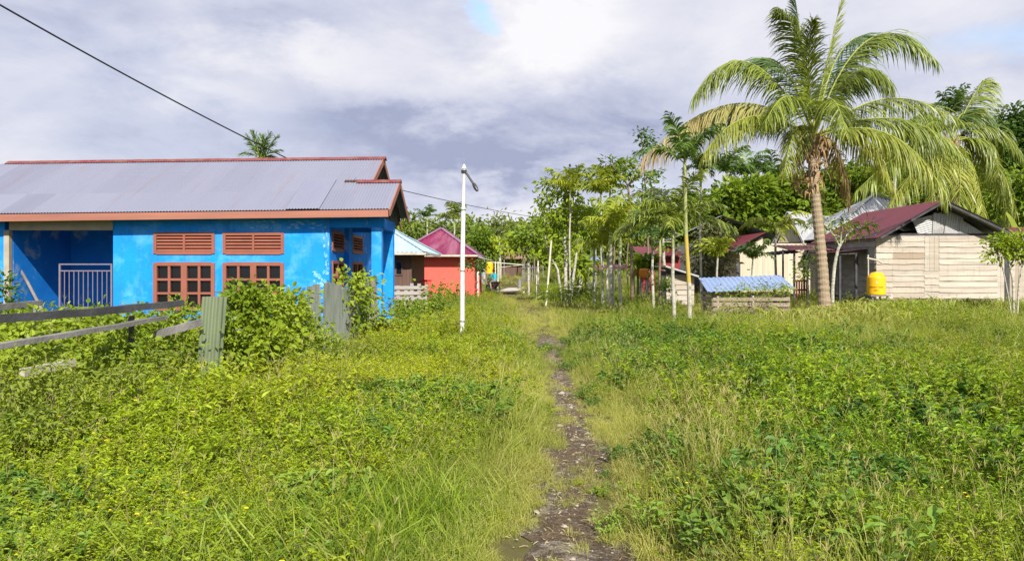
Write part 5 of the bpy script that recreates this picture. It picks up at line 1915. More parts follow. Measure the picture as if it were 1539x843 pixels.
t = thing('ridge_palm', 'palm top showing above the ridge of the blue house', 'palm tree', (WX(391, 45), 45, 0))
mb = MB()
mb.tube([(WX(388, 45), 45, -.1), (WX(390, 45), 45, 4), W(391, 240, 45)], [.14, .12, .10], 10)
mb.build('trunk', M['bark_pale'], t, smooth=True)
for (c, tp, dd) in [((380, 218), (371, 203), .2), ((385, 214), (380, 199), -.3), ((392, 214), (393, 204), .4), ((400, 216), (405, 201), -.2), ((405, 220), (417, 206), .2), ((406, 226), (421, 226), -.4), ((376, 226), (362, 232), -.2),
                    ((396, 218), (399, 208), -.7), ((384, 222), (376, 216), .6), ((404, 232), (412, 238), .3)]:
    mb = MB()
    frond(mb, bez(W(391, 240, 45), W(c[0], c[1], 45 + dd * .5), W(tp[0], tp[1], 45 + dd), 12), 26, .62, .075, ang=(42, 18), hang=.35, tint=(0, .7), flat=.1, r0=.03, start=.12)
    mb.build('frond', [M['palm_dark'], M['rachis']], t)
areca('tiny far palm above the left end of the magenta roof', 642, 75, 327, 0.12, 8, 1.5, 'palm_dark', name='far_palm', group='far palms over the forest', nleaf=14, lw=.12)
areca('far palm directly above the magenta roof, left of the white pole', 683, 66, 332, 0.12, 9, 2.0, 'palm', name='far_palm', group='far palms over the forest', nleaf=16, lw=.12)
areca('dark far palm behind the white stemmed areca, left of three', 1092, 52, 262, 0.12, 10, 2.4, 'palm_dark', name='far_palm', group='far palms over the forest', nleaf=24, lw=.11)
areca('dark far palm left of the coconut trunk, middle of three', 1122, 54, 266, 0.12, 10, 2.3, 'palm_dark', name='far_palm', group='far palms over the forest', nleaf=24, lw=.11)
areca('dark far palm nearest the coconut trunk on its left', 1163, 55, 270, 0.12, 9, 2.3, 'palm_dark', name='far_palm', group='far palms over the forest', nleaf=24, lw=.11)
areca('dark palm crown poking above the second coconut palm', 1436, 56, 172, 0.12, 9, 2.0, 'palm_dark', name='far_palm', group='far palms over the forest', nleaf=22, lw=.12, el=(40, 85), droop=1.0)
areca('far palm crown half sunk in the wood left of the second coconut palm', 1345, 54, 250, 0.12, 9, 2.4, 'palm', name='far_palm', group='far palms over the forest', nleaf=22, lw=.12)

# leafy trees
tree('leafy_tree', 'pale multi trunked leafy tree beside the long leaning pole', 36,
     [([(851, 432), (849, 380), (846, 320), (850, 285)], .1, .04), ([(856, 432), (868, 370), (872, 320)], .08, .03), ([(846, 430), (838, 405), (822, 375), (818, 340)], .07, .025), ([(851, 400), (858, 340), (862, 300)], .06, .02)],
     [(838, 285, 26, 22), (862, 275, 20, 18), (822, 300, 16, 18), (845, 320, 34, 28), (868, 310, 18, 26), (828, 350, 22, 22), (866, 350, 22, 26), (842, 375, 26, 14)], leaf=.24, dens=7, mat='leaf_bright', clump_n=17, clump_r=.23)
tree('broadleaf_tree', 'bright bushy tree with large yellowish leaves left of the leaning pole', 47, [([(795, 430), (794, 390), (792, 360)], .08, .05)],
     [(790, 352, 24, 14), (812, 362, 22, 16), (772, 368, 22, 16), (800, 372, 30, 12), (822, 345, 16, 14)], leaf=.32, dens=6, mat='leaf_bright', clump_n=15, clump_r=.32)
tree('umbrella_tree', 'thin trunked umbrella shaped tree rising over the far forest right of the white pole', 68, [([(752, 425), (751, 380), (750, 340)], .16, .06)],
     [(748, 332, 16, 6), (738, 338, 9, 5), (762, 338, 10, 5), (750, 345, 18, 5)], leaf=.3, dens=9, mat='leaf_far', clump_n=16, clump_r=.4)
tree('dark_tree', 'dark leaved tree with thin dark trunk right of the pale areca row', 34, [([(950, 445), (949, 380), (947, 320), (944, 280)], .085, .04)],
     [(938, 255, 18, 14), (918, 248, 12, 6), (955, 265, 18, 16), (938, 290, 20, 18), (962, 300, 18, 18), (930, 316, 14, 10)], leaf=.25, dens=6, mat='leaf', bark='bark_brown', clump_n=14, clump_r=.24)
tree('wispy_tree', 'very tall wispy thin tree with sparse tufts against the sky left of the coconut palm', 40, [([(975, 440), (973, 330), (968, 250), (963, 200)], .07, .025)],
     [(963, 200, 7, 7), (972, 212, 8, 5), (968, 228, 9, 6), (980, 262, 12, 10), (970, 285, 12, 10)], leaf=.22, dens=8, mat='leaf_dark', bark='bark_brown', clump_n=14, clump_r=.2, twigs=10)
tree('feathery_tree', 'mid green feathery tree behind the bushy areca palm', 44, [([(1000, 435), (998, 380), (995, 330)], .12, .05)],
     [(985, 300, 18, 16), (1002, 320, 20, 20), (975, 335, 22, 22), (1005, 355, 22, 16)], leaf=.26, dens=6, mat='leaf', clump_n=16, clump_r=.3)
tree('mango_tree', 'dull grey green mango tree in front of the long grey roof', 38, [([(1080, 440), (1082, 410), (1084, 380)], .16, .08)],
     [(1065, 360, 18, 22), (1082, 358, 18, 20), (1072, 385, 22, 22), (1052, 390, 16, 20), (1090, 400, 10, 14)], leaf=.24, dens=13, mat='leaf_dull', bark='bark_brown', clump_n=22, clump_r=.26)
tree('breadfruit_tree', 'dense broad leaved tree behind the maroon annex roof', 50, [([(1110, 430), (1112, 360), (1115, 300)], .25, .1)],
     [(1100, 300, 30, 22), (1132, 290, 28, 22), (1085, 325, 24, 20), (1120, 325, 34, 20)], leaf=.5, dens=10, mat='leaf', clump_n=18, clump_r=.45)
tree('breadfruit_tree', 'dense broad leaved tree directly left of the coconut trunk behind the grey gable', 51, [([(1180, 430), (1180, 360), (1178, 300)], .25, .1)],
     [(1160, 300, 28, 22), (1190, 285, 26, 20), (1205, 310, 24, 22), (1168, 328, 30, 16)], leaf=.5, dens=10, mat='leaf', clump_n=18, clump_r=.45)
tree('broadleaf_tree', 'yellow green tree deep behind the coconut trunk on its right', 58, [([(1265, 430), (1265, 340), (1262, 290)], .25, .1)],
     [(1255, 270, 26, 20), (1285, 275, 24, 20), (1300, 300, 28, 22), (1250, 305, 24, 20), (1235, 330, 24, 16)], leaf=.42, dens=9, mat='leaf', clump_n=18, clump_r=.45)
tree('vine_covered_tree', 'tall dark vine covered tree at the right edge of the photo', 52, [([(1522, 430), (1520, 330), (1522, 240), (1526, 180)], .3, .1)],
     [(1524, 180, 16, 20), (1508, 205, 16, 12), (1540, 195, 20, 24), (1524, 225, 22, 20), (1555, 230, 26, 30), (1512, 250, 22, 18), (1496, 212, 10, 8)], leaf=.36, dens=11, mat='leaf_dark', clump_n=22, clump_r=.38)
tree('broadleaf_tree', 'leafy mid green tree below the vine covered tree at the right edge', 46, [([(1535, 430), (1534, 360), (1530, 310)], .2, .08)],
     [(1530, 275, 24, 20), (1510, 295, 20, 18), (1545, 310, 30, 22), (1515, 325, 22, 16)], leaf=.4, dens=10, mat='leaf', clump_n=18, clump_r=.4)
tree('cassava_tree', 'small white trunked tree with sparse feathery leaves before the maroon porch', 28, [([(1251, 445), (1253, 410), (1258, 378), (1264, 366)], .075, .05), ([(1262, 370), (1252, 352), (1245, 345)], .03, .015), ([(1262, 370), (1275, 350), (1286, 342)], .03, .015), ([(1263, 368), (1265, 345), (1268, 332)], .03, .012)],
     [(1242, 340, 12, 8), (1262, 330, 16, 8), (1285, 342, 16, 7), (1272, 355, 14, 6), (1222, 335, 12, 8), (1300, 340, 8, 6)], leaf=.2, dens=7, mat='leaf_bright', clump_n=12, clump_r=.16, twigs=14, aspect=.28)
tree('cassava_tree', 'small leafy sapling close to the right side of the coconut trunk', 27.6, [([(1216, 445), (1214, 420), (1212, 395)], .04, .02)],
     [(1208, 398, 12, 10), (1218, 382, 9, 8), (1206, 415, 9, 9)], leaf=.15, dens=9, mat='leaf', clump_n=14, clump_r=.13, aspect=.4)
tree('lime_tree', 'small yellow green tree with thin forked stems before the right edge hut', 26, [([(1524, 450), (1522, 420), (1516, 395), (1512, 375)], .04, .02), ([(1528, 450), (1532, 420), (1538, 390)], .035, .02), ([(1522, 425), (1508, 405), (1500, 388)], .025, .012)],
     [(1505, 362, 16, 9), (1530, 358, 20, 9), (1518, 375, 26, 9), (1545, 372, 18, 10), (1498, 384, 8, 5), (1540, 388, 14, 6)], leaf=.17, dens=26, mat='leaf_bright', clump_n=24, clump_r=.18, aspect=.45)

# nearer green mass behind the right hand houses and in the middle
for k, (px, py, rx, ry, d, mt, lb) in enumerate([
        (1040, 330, 34, 44, 50, 'leaf', 'leafy tree filling the gap behind the white stemmed areca'),
        (892, 335, 26, 26, 60, 'leaf', 'leafy tree behind the crowns of the pale areca row'),
        (1330, 290, 34, 40, 62, 'leaf', 'leafy tree behind the left fronds of the second coconut palm'),
        (1390, 280, 36, 46, 64, 'leaf_dark', 'dark tree hidden behind the second coconut crown'),
        (1470, 290, 36, 44, 64, 'leaf', 'leafy tree between the second coconut and the vine covered tree'),
        (725, 365, 22, 22, 62, 'leaf', 'leafy tree just right of the white pole over the coral house'),
        (705, 350, 16, 14, 66, 'leaf_far', 'leafy tree peeping over the violet roof slope'),
        (870, 395, 20, 16, 44, 'leaf_bright', 'low yellow green bush tree beside the blue stall')]):
    tree('forest_tree', lb, d, [([(px, 430), (px + 2, (py + 430) / 2), (px - 1, py)], .2, .08)],
         [(px, py, rx * .7, ry * .6), (px - rx * .5, py + ry * .3, rx * .5, ry * .5), (px + rx * .5, py + ry * .25, rx * .5, ry * .5), (px + rx * .1, py + ry * .7, rx * .7, ry * .4), (px - rx * .2, py - ry * .5, rx * .4, ry * .4)],
         leaf=.36, dens=9, mat=mt, clump_n=20, clump_r=.42, group='trees at the forest edge')

# far wood: one mass
mb = MB()
skyl = [(-500, 372), (540, 355), (600, 338), (625, 330), (660, 345), (700, 342), (760, 348), (800, 340), (860, 318), (940, 320), (1010, 315), (1080, 290), (1150, 275), (1210, 270), (1260, 265), (1330, 250), (1400, 240), (1470, 255), (1520, 240), (1700, 240), (2100, 250)]
sx_, sy_ = zip(*skyl)
B = []
for px in np.arange(-500, 2100, 15):
    for _ in range(2):
        d = RNG.uniform(74, 96)
        p = px + RNG.uniform(-9, 9)
        top = WZ(np.interp(p, sx_, sy_) + RNG.uniform(-7, 9), d)
        r = RNG.uniform(1.3, 2.4)
        B.append((WX(p, d), d, top - r * .8, r * 1.2, r, r))
        z = top - r * 2.1
        while z > 0.3:
            B.append((WX(p, d) + RNG.normal(0, .8), d - RNG.uniform(.5, 2.5), z, r * 1.2, r, r))
            z -= r * 1.7
crown_cloud(mb, B, 1.5, 0.62, 15, 0.7)
g = kind(mb.build('forest', M['leaf_far']), 'stuff')
g['label'] = 'far wood closing the view behind the village'
mb = MB()
for px in np.arange(690, 1560, 23):
    d = RNG.uniform(66, 74)
    p = px + RNG.uniform(-4, 4)
    zt_ = WZ(np.interp(p, sx_, sy_), d) * RNG.uniform(.5, .95)
    mb.tube([(WX(p, d), d, -.1), (WX(p, d) + RNG.normal(0, .15), d, zt_ * .5), (WX(p, d) + RNG.normal(0, .3), d, zt_)], [.11, .09, .05], 5)
g = kind(mb.build('forest_trunks', M['bark_brown']), 'stuff')
g['label'] = 'thin pale trunks along the far wood'


# ------------------------------------------------------------------ shrubs and vines at the fence
def shrub(label, blobs, leaf, dens, mat='bush_leaf', name='shrub', group='bushes overgrowing the fence', clump_r=.11, clump_n=20, aspect=.7):
    c0 = W(blobs[0][0], blobs[0][1], blobs[0][4])
    t = thing(name, label, 'bush', (c0[0], c0[1], 0), group)
    mb = MB()
    B = []
    for (px, py, rx, ry, d) in blobs:
        c = W(px, py, d)
        B.append((*c, rx / F * d, .8 * rx / F * d, ry / F * d))
    C = crown_cloud(mb, B, dens, leaf, clump_n, clump_r, aspect=aspect)
    mb.build('foliage', M[mat], t)
    mb = MB()
    for c in C[RNG.permutation(len(C))[:9]]:
        limb(mb, (c0[0] + RNG.normal(0, .12), c0[1] + RNG.normal(0, .12), -.05), c, .009, .003, .2)
    mb.build('stem', M['bark_brown'], t)
    return t


shrub('big vine draped bush right behind the tall zinc sheet', [(372, 470, 36, 30, 10.2), (345, 500, 26, 26, 9.9), (385, 505, 40, 32, 10.2), (352, 455, 22, 18, 10.2), (400, 448, 24, 18, 10.4), (368, 440, 18, 12, 10.3), (428, 455, 20, 18, 10.8), (360, 520, 44, 26, 9.8)], .085, 95)
shrub('bush with arching shoots between the big bush and the zinc fence', [(425, 465, 34, 26, 11.6), (415, 500, 36, 28, 11.4), (446, 500, 22, 26, 12.0), (436, 452, 16, 16, 12.0), (420, 520, 44, 24, 11.0)], .08, 80)
shrub('brownish scrubby bush at the left foot of the zinc fence', [(462, 500, 30, 26, 12.4), (490, 525, 34, 20, 11.6), (478, 515, 30, 14, 12.0)], .06, 80, 'bush_leaf')
shrub('leafy vine climbing over the right half of the zinc fence', [(522, 430, 16, 14, 15.6), (545, 432, 14, 22, 16.4), (516, 446, 10, 12, 15.4), (538, 460, 20, 26, 16.0), (562, 468, 14, 30, 17.2), (528, 480, 16, 14, 15.6), (530, 415, 18, 12, 15.8)], .11, 40, name='climbing_vine', clump_r=.16)
shrub('leafy weeds between the fence rails at the left edge', [(20, 500, 50, 24, 7.6), (70, 495, 40, 20, 8.2), (40, 530, 50, 20, 7.2)], .07, 95, 'bush_leaf')
shrub('leafy weeds under the dark rail before the veranda', [(130, 495, 44, 22, 8.8), (185, 490, 36, 20, 9.4), (150, 525, 50, 22, 8.2)], .07, 95, 'bush_leaf')
shrub('leafy weeds between the rail end and the tall zinc sheet', [(235, 485, 32, 22, 9.8), (275, 480, 26, 26, 10.2), (240, 515, 40, 22, 9.0), (282, 515, 20, 30, 9.6)], .065, 100, 'bush_leaf')
shrub('scrubby olive weeds at the foot of the rail fence on the far left', [(10, 570, 40, 34, 6.0), (60, 575, 46, 30, 6.2), (110, 580, 44, 26, 6.4), (-40, 570, 40, 30, 6.0), (10, 635, 60, 36, 5.9), (70, 640, 60, 34, 6.0), (125, 632, 46, 32, 6.2)], .045, 95, 'weed_bush', clump_r=.09, aspect=.45)
shrub('scrubby olive weeds between the pale lower rail and the tall zinc sheet', [(165, 565, 40, 28, 7.2), (215, 555, 40, 28, 7.8), (262, 550, 34, 26, 8.4), (130, 560, 30, 26, 7.0), (290, 568, 16, 16, 8.6), (165, 615, 50, 28, 7.1), (220, 602, 44, 26, 7.6), (265, 590, 36, 22, 8.2)], .045, 95, 'weed_bush', clump_r=.09, aspect=.45)
shrub('low rounded weeds swelling out of the grass right of the tall zinc sheet', [(430, 545, 60, 20, 10.2), (500, 535, 50, 16, 11.4), (560, 520, 40, 14, 13.2)], .055, 60, 'weed_bush', clump_r=.10, aspect=.5)
shrub('dark creeper hanging on the left wall of the blue veranda', [(8, 450, 8, 26, 18.6), (20, 470, 16, 10, 18.4), (4, 425, 6, 12, 18.6)], .12, 25, 'leaf_dark', name='creeper', clump_r=.14)
shrub('low plants under the iron railing of the blue house', [(210, 482, 40, 12, 18.5), (150, 478, 40, 12, 18.5), (90, 478, 40, 14, 18.5)], .13, 14, 'leaf', clump_r=.2)
shrub('sprawling bush at the foot of the blue porch posts', [(610, 462, 30, 12, 18.5), (640, 458, 28, 10, 20), (600, 480, 26, 12, 17.2)], .10, 26, 'leaf', clump_r=.14)
shrub('leafy bush growing before the low board fence by the coral house', [(658, 438, 16, 10, 28), (680, 436, 16, 7, 29)], .13, 18, 'leaf', clump_r=.26)
shrub('ornamental shrub with reddish twigs against the coral wall', [(700, 398, 14, 6, 37.5), (718, 402, 8, 6, 37.5), (722, 396, 6, 5, 37.5)], .14, 10, 'leaf_dark', clump_r=.14)
shrub('feathery seedlings in front of the blue roofed pen', [(1130, 430, 26, 10, 22), (1105, 440, 22, 10, 22), (1160, 442, 26, 12, 22), (1175, 428, 12, 6, 22)], .09, 16, 'bush_leaf', aspect=.35, clump_r=.13)
shrub('dark vine covered dead stump left of the plank hutch', [(998, 425, 7, 20, 25), (1000, 450, 8, 18, 25)], .12, 30, 'leaf', name='vine_stump', clump_r=.12)
shrub('dense tuft of dark rushes beside the pale trunked tree', [(850, 440, 34, 8, 31), (870, 436, 20, 7, 32), (828, 442, 18, 6, 31)], .28, 16, 'leaf', clump_r=.2, aspect=.09, group='low plants in the meadow')
shrub('big taro like plant above the orange drums', [(964, 399, 9, 6, 38.4), (972, 394, 6, 4, 38.4)], .4, 8, 'leaf', clump_r=.18, name='potted_plant', group=None)
t = thing('banana_plant', 'banana plant with one broad bright leaf right of the plank house ridge', 'plant', (WX(1528, 40), 40, 0))
mb = MB()
for (c, tp, m) in [((1526, 336), (1512, 318), 0)]:
    a, b, e = W(1530, 352, 40), W(c[0], c[1], 40), W(tp[0], tp[1], 39.5)
    P = bez(a, b, e, 10)
    T = nrm(np.gradient(P, axis=0))
    S = nrm(np.cross(T, (0.3, -1, 0.3)))
    w_ = 0.22 * np.sin(np.pi * np.linspace(.08, .97, 10)) ** .6
    L_, R2 = P + S * w_[:, None] - (0, 0, .06), P - S * w_[:, None] - (0, 0, .06)
    V = np.stack([L_, P, R2], 1).reshape(-1, 3)
    k = np.arange(9)[:, None] * 3
    mb.add(V, np.concatenate([k + np.array([0, 1, 4, 3]), k + np.array([1, 2, 5, 4])], 0), .8)
mb.build('leaves', M['fern'], t, smooth=True)
mb = MB()
mb.tube([(WX(1534, 40), 40, -.1), (WX(1532, 40), 40, 1.8), W(1530, 352, 40)], [.14, .11, .07], 10)
mb.build('stem', M['bark_green'], t, smooth=True)


# ------------------------------------------------------------------ ground cover (grass, weeds): uncountable, scattered with geometry nodes
def proto_col(name, meshes):
    c = bpy.data.collections.new(name)
    for k, me in enumerate(meshes):
        o = bpy.data.objects.new('%s_%02d' % (name, k), me)
        c.objects.link(o)
    return c


def grass_tuft(nb, h, spread, w, lean=0.35, droop=1.0, seeds=0, flow=None):
    mb = MB()
    a = RNG.uniform(0, 2 * np.pi, nb)
    r = spread * np.sqrt(RNG.random(nb))
    P = np.stack([r * np.cos(a), r * np.sin(a), np.zeros(nb)], 1)
    b = a + RNG.normal(0, .8, nb)
    ln = RNG.uniform(.1, 1, nb) * lean
    D = np.stack([np.cos(b) * ln, np.sin(b) * ln, np.ones(nb)], 1)
    if flow is not None:
        D[:, 0] += flow
    mb.strips(P, D, h * RNG.uniform(.45, 1.15, nb), w * RNG.uniform(.7, 1.3, nb), droop * RNG.uniform(.4, 1.4, nb), 3, RNG.random(nb))
    for k in range(seeds):
        a_ = RNG.uniform(0, 6.28)
        p = np.array([math.cos(a_) * spread * .6, math.sin(a_) * spread * .6, 0])
        q = p + np.array([RNG.normal(0, .10), RNG.normal(0, .10), h * RNG.uniform(1.1, 1.7)])
        mb.strips([p], [q - p], [np.linalg.norm(q - p)], [.0035], [.25], 3, .8, mat=1)
        e = q
        n2 = 5
        u = rand_unit(n2) * .35 + (0, 0, .9)
        mb.strips(np.repeat([e - (0, 0, .04)], n2, 0), u, np.full(n2, .06), np.full(n2, .0035), np.full(n2, .6), 2, RNG.random(n2), mat=1)
    return mb.mesh('grass_tuft', [M['grass'], M['seed']])


def weed_patch(ns, h, spread, leaf, nl, mat, aspect=.55, flowers=0, hang=.2):
    mb = MB()
    for s in range(ns):
        a = RNG.uniform(0, 6.28)
        r = spread * math.sqrt(RNG.random())
        p = np.array([math.cos(a) * r, math.sin(a) * r, 0])
        q = p + np.array([RNG.normal(0, .35) * h, RNG.normal(0, .35) * h, h * RNG.uniform(.55, 1.1)])
        mb.strips([p], [q - p], [np.linalg.norm(q - p)], [.006], [.2], 3, .5, mat=1)
        f = np.sqrt(RNG.uniform(.12, 1.0, nl))
        B = p + (q - p) * f[:, None] + RNG.normal(0, leaf * .12, (nl, 3))
        az = RNG.uniform(0, 6.28, nl)
        el = RNG.uniform(-.3, .75, nl)
        D = np.stack([np.cos(az) * np.cos(el), np.sin(az) * np.cos(el), np.sin(el)], 1)
        N = np.array([0, 0, 1.0]) + RNG.normal(0, .3, (nl, 3))
        mb.leaves(B, D, N, leaf * RNG.uniform(.55, 1.2, nl), leaf * aspect * RNG.uniform(.7, 1.1, nl), RNG.random(nl), fold=.15, droop=.3)
    for k in range(flowers):
        a = RNG.uniform(0, 6.28)
        r = spread * math.sqrt(RNG.random())
        c = np.array([math.cos(a) * r, math.sin(a) * r, h * RNG.uniform(.9, 1.15)])
        az = np.arange(7) * 6.283 / 7
        D = np.stack([np.cos(az), np.sin(az), np.full(7, .25)], 1)
        mb.leaves(np.repeat([c], 7, 0), D, np.repeat([[0, -.5, 1.0]], 7, 0), .010, .007, .5, mat=2)
    return mb.mesh('weed_patch', [M[mat], M['weed_stem'], M['flower']])


def reed_tuft(nb, h, w):
    mb = MB()
    a = RNG.uniform(0, 6.28, nb)
    r = .12 * np.sqrt(RNG.random(nb))
    P = np.stack([r * np.cos(a), r * np.sin(a), RNG.uniform(0, h * .45, nb)], 1)
    D = np.stack([np.cos(a) * .55, np.sin(a) * .55, np.ones(nb)], 1)
    mb.strips(P, D, h * RNG.uniform(.4, .9, nb), w * RNG.uniform(.7, 1.2, nb), RNG.uniform(1.2, 2.6, nb), 4, RNG.random(nb))
    return mb.mesh('reed_tuft', [M['reed']])


protos = {
    'short_grass': [grass_tuft(60, .20, .16, .006, .55, .9) for _ in range(3)],
    'fine_grass': [grass_tuft(64, .34, .13, .0055, .45, .9, seeds=1) for _ in range(4)],
    'straw_grass': [grass_tuft(56, .38, .12, .005, .40, .7, seeds=3) for _ in range(3)],
    'soft_grass': [grass_tuft(95, .34, .17, .0042, .75, 1.5, flow=.2) for _ in range(4)],
    'long_grass': [grass_tuft(56, .55, .14, .007, .5, 1.8, flow=.25) for _ in range(3)],
    'small_weed': [weed_patch(26, .26, .18, .029, 18, 'weed', .55, fl) for fl in (0, 0, 1, 2)],
    'tall_weed': [weed_patch(12, .40, .16, .042, 20, 'weed', .42, 0) for _ in range(3)],
    'fern_weed': [weed_patch(24, .30, .18, .026, 22, 'weed', .40, fl) for fl in (0, 1, 0)],
    'dark_weed': [weed_patch(13, .28, .17, .060, 13, 'weed_dark', .58, 0) for _ in range(3)],
    'big_leaf': [weed_patch(5, .20, .15, .115, 5, 'weed_dark', .85, 0) for _ in range(2)],
    'reed': [reed_tuft(34, .95, .035) for _ in range(3)],
}


def scatter(name, label, meshes, pts, rot, scl, vi, itint, tilt):
    me = bpy.data.meshes.new(name)
    n = len(pts)
    me.vertices.add(n)
    me.vertices.foreach_set('co', np.asarray(pts, float).ravel())
    for nm, typ, dat in (('rotz', 'FLOAT', rot), ('scl', 'FLOAT', scl), ('vi', 'INT', vi), ('itint', 'FLOAT', itint), ('tilt', 'FLOAT', tilt)):
        at = me.attributes.new(nm, typ, 'POINT')
        at.data.foreach_set('value', np.asarray(dat, np.int32 if typ == 'INT' else np.float32))
    o = bpy.data.objects.new(name, me)
    COL.objects.link(o)
    ng = bpy.data.node_groups.new(name + '_nodes', 'GeometryNodeTree')
    ng.interface.new_socket('Geometry', in_out='INPUT', socket_type='NodeSocketGeometry')
    ng.interface.new_socket('Geometry', in_out='OUTPUT', socket_type='NodeSocketGeometry')
    gi, go = ng.nodes.new('NodeGroupInput'), ng.nodes.new('NodeGroupOutput')
    ip = ng.nodes.new('GeometryNodeInstanceOnPoints')
    ci = ng.nodes.new('GeometryNodeCollectionInfo')
    ci.inputs['Collection'].default_value = proto_col(name + '_kinds', meshes)
    ci.inputs['Separate Children'].default_value = True
    ci.inputs['Reset Children'].default_value = True

    def attr(nm, typ='FLOAT'):
        a = ng.nodes.new('GeometryNodeInputNamedAttribute')
        a.data_type = typ
        a.inputs['Name'].default_value = nm
        return a.outputs[0]
    cx_ = ng.nodes.new('ShaderNodeCombineXYZ')
    ng.links.new(attr('tilt'), cx_.inputs[0])
    ng.links.new(attr('rotz'), cx_.inputs[2])
    ng.links.new(gi.outputs[0], ip.inputs['Points'])
    ng.links.new(ci.outputs[0], ip.inputs['Instance'])
    ip.inputs['Pick Instance'].default_value = True
    ng.links.new(attr('vi', 'INT'), ip.inputs['Instance Index'])
    ng.links.new(cx_.outputs[0], ip.inputs['Rotation'])
    ng.links.new(attr('scl'), ip.inputs['Scale'])
    ng.links.new(ip.outputs[0], go.inputs[0])
    md = o.modifiers.new('scatter', 'NODES')
    md.node_group = ng
    o['kind'] = 'stuff'
    o['label'] = label
    return o


# candidate points, denser near the camera
cand = []
DEN = 1.0
for (ya, yb, den) in ((1.6, 4, 85), (4, 6, 120), (6, 9, 85), (9, 13, 52), (13, 19, 30), (19, 28, 17), (28, 40, 8), (40, 55, 3.6), (55, 78, 2.2)):
    step = 0.5
    for y in np.arange(ya, yb, step):
        hw = .70 * (y + step) + 2.2
        n = int(den * DEN * step * 2 * hw)
        cand.append(np.stack([RNG.uniform(-hw, hw, n), RNG.uniform(y, y + step, n)], 1))
cand = np.vstack(cand)
X, Yc = cand[:, 0], cand[:, 1]
n = len(X)
px = pathx(Yc)
pw = np.interp(Yc, PY, PWD)
dx = X - px
adx = np.abs(dx)
wob = 0.30 * (vnoise(X * 0 + 3, Yc, 2.4, 9) - .55) + .22 * (vnoise(X, Yc, 5.0, 10) - .5)
n1, n2, n3 = vnoise(X, Yc, .55, 21), vnoise(X, Yc, .9, 22), vnoise(X, Yc, .30, 23)
n4 = vnoise(X, Yc, 1.7, 24)
clump = (vnoise(X, Yc, 2.6, 51) > .78) * 1.0


def blob(cx_, cy_, rx, ry):
    return np.exp(-(((X - cx_) / rx) ** 2 + ((Yc - cy_) / ry) ** 2))


KINDS = ['soft_grass', 'short_grass', 'fine_grass', 'straw_grass', 'long_grass', 'small_weed', 'tall_weed', 'fern_weed', 'dark_weed', 'big_leaf', 'reed']
Wt = {k: np.zeros(n) for k in KINDS}
near = np.exp(-(adx / 1.1) ** 2)
Wt['short_grass'] = .25 + .8 * np.exp(-((adx - pw) / .35) ** 2) + 1.2 * (Yc > 17) * np.exp(-(adx / 2.2) ** 2)
Wt['fine_grass'] = .55 + .7 * near + .6 * (n1 > .5)
Wt['straw_grass'] = .05 + .9 * near * (n2 > .35) + .45 * (n3 > .55) * (dx > 0) + .4 * blob(1.6, 7.5, 1.1, 2.2)
left, right = dx < -.5, dx > .5
Wt['soft_grass'] = .75 + .8 * (n3 < .5) + .8 * (n2 < .45) - .5 * near * (n2 > .3)
Wt['soft_grass'] += 1.2 * blob(-.9, 5.0, 1.0, 1.6) + .8 * blob(1.9, 4.6, 1.2, 1.2) + 1.0 * (Yc > 16) * right
Wt['soft_grass'] = np.maximum(Wt['soft_grass'], .15)
Wt['small_weed'] = left * (.85 * (n1 > .52) + .15) * np.clip((adx - .6) / 1.0, 0, 1) + right * .30 * (n2 > .5) + 2.2 * blob(-1.6, 13, 1.6, 4.5)
Wt['fern_weed'] = left * .75 * (n3 > .5) * np.clip((adx - .8) / 1.0, 0, 1) + 1.6 * blob(-2.6, 7.2, 1.2, 2.0) + right * .4 * (n3 > .55)
Wt['tall_weed'] = right * (1.3 * blob(4.6, 8.4, 2.2, 3.0) + .45 * (n1 > .6) * np.clip((adx - 1) / 1.5, 0, 1)) + left * .35 * (n2 > .6) + .7 * blob(-3.3, 7, 1.0, 2)
Wt['small_weed'] *= 1 - .85 * blob(-.8, 4.8, 1.1, 1.5)
Wt['fern_weed'] *= 1 - .85 * blob(-.8, 4.8, 1.1, 1.5)
Wt['dark_weed'] = 1.6 * blob(3.6, 9.2, 1.0, 1.2) + 1.2 * blob(1.1, 6.2, .35, .6) + 3.2 * blob(-1.15, 8.4, .75, .8) + 2.0 * blob(4.6, 6.9, 1.1, .9) + 1.6 * blob(2.6, 15.8, 1.6, 2.0) + 1.2 * blob(5.5, 14.8, 2.0, 1.3) + right * .9 * blob(3.4, 10.5, 1.6, 1.4) + 1.5 * blob(1.3, 4.6, .5, .5) + .9 * (n4 > .80) * (adx > 1) + 1.3 * blob(-3.6, 4.8, .9, .8) + 1.6 * blob(.95, 9.8, .22, .5)
Wt['big_leaf'] = 1.1 * blob(-2.1, 4.5, .5, .4)
Wt['long_grass'] = 3.4 * blob(-.75, 4.7, .9, 1.1) + 1.8 * blob(-1.8, 3.9, .8, .6) + 1.2 * blob(-.3, 9.5, .8, 1.5) * (n2 > .5) + .15 * (n4 > .7) * (adx > .8) + 1.0 * blob(-.1, 5.6, .25, .4) + .25 * (Yc > 18) * (adx > 2)
Wt['reed'] = 9 * blob(9.2, 21.9, 1.5, .9) * (X > 7.2) + 9 * blob(13.2, 26.6, 1.2, 1.4) + 4 * blob(17.2, 28.0, 2.4, .7) * (n4 > .45) + 3 * blob(20, 27.5, 2, 1.2) * (n4 > .45)
for k_, f_ in (('small_weed', .85), ('tall_weed', 1.0), ('fern_weed', .9), ('dark_weed', 1.35)):
    Wt[k_] *= f_
mat_ = np.stack([Wt[k] for k in KINDS], 1)
mat_ = mat_ / mat_.sum(1, keepdims=True)
cum = np.cumsum(mat_, 1)
pick = (RNG.random(n)[:, None] > cum).sum(1).clip(0, len(KINDS) - 1)
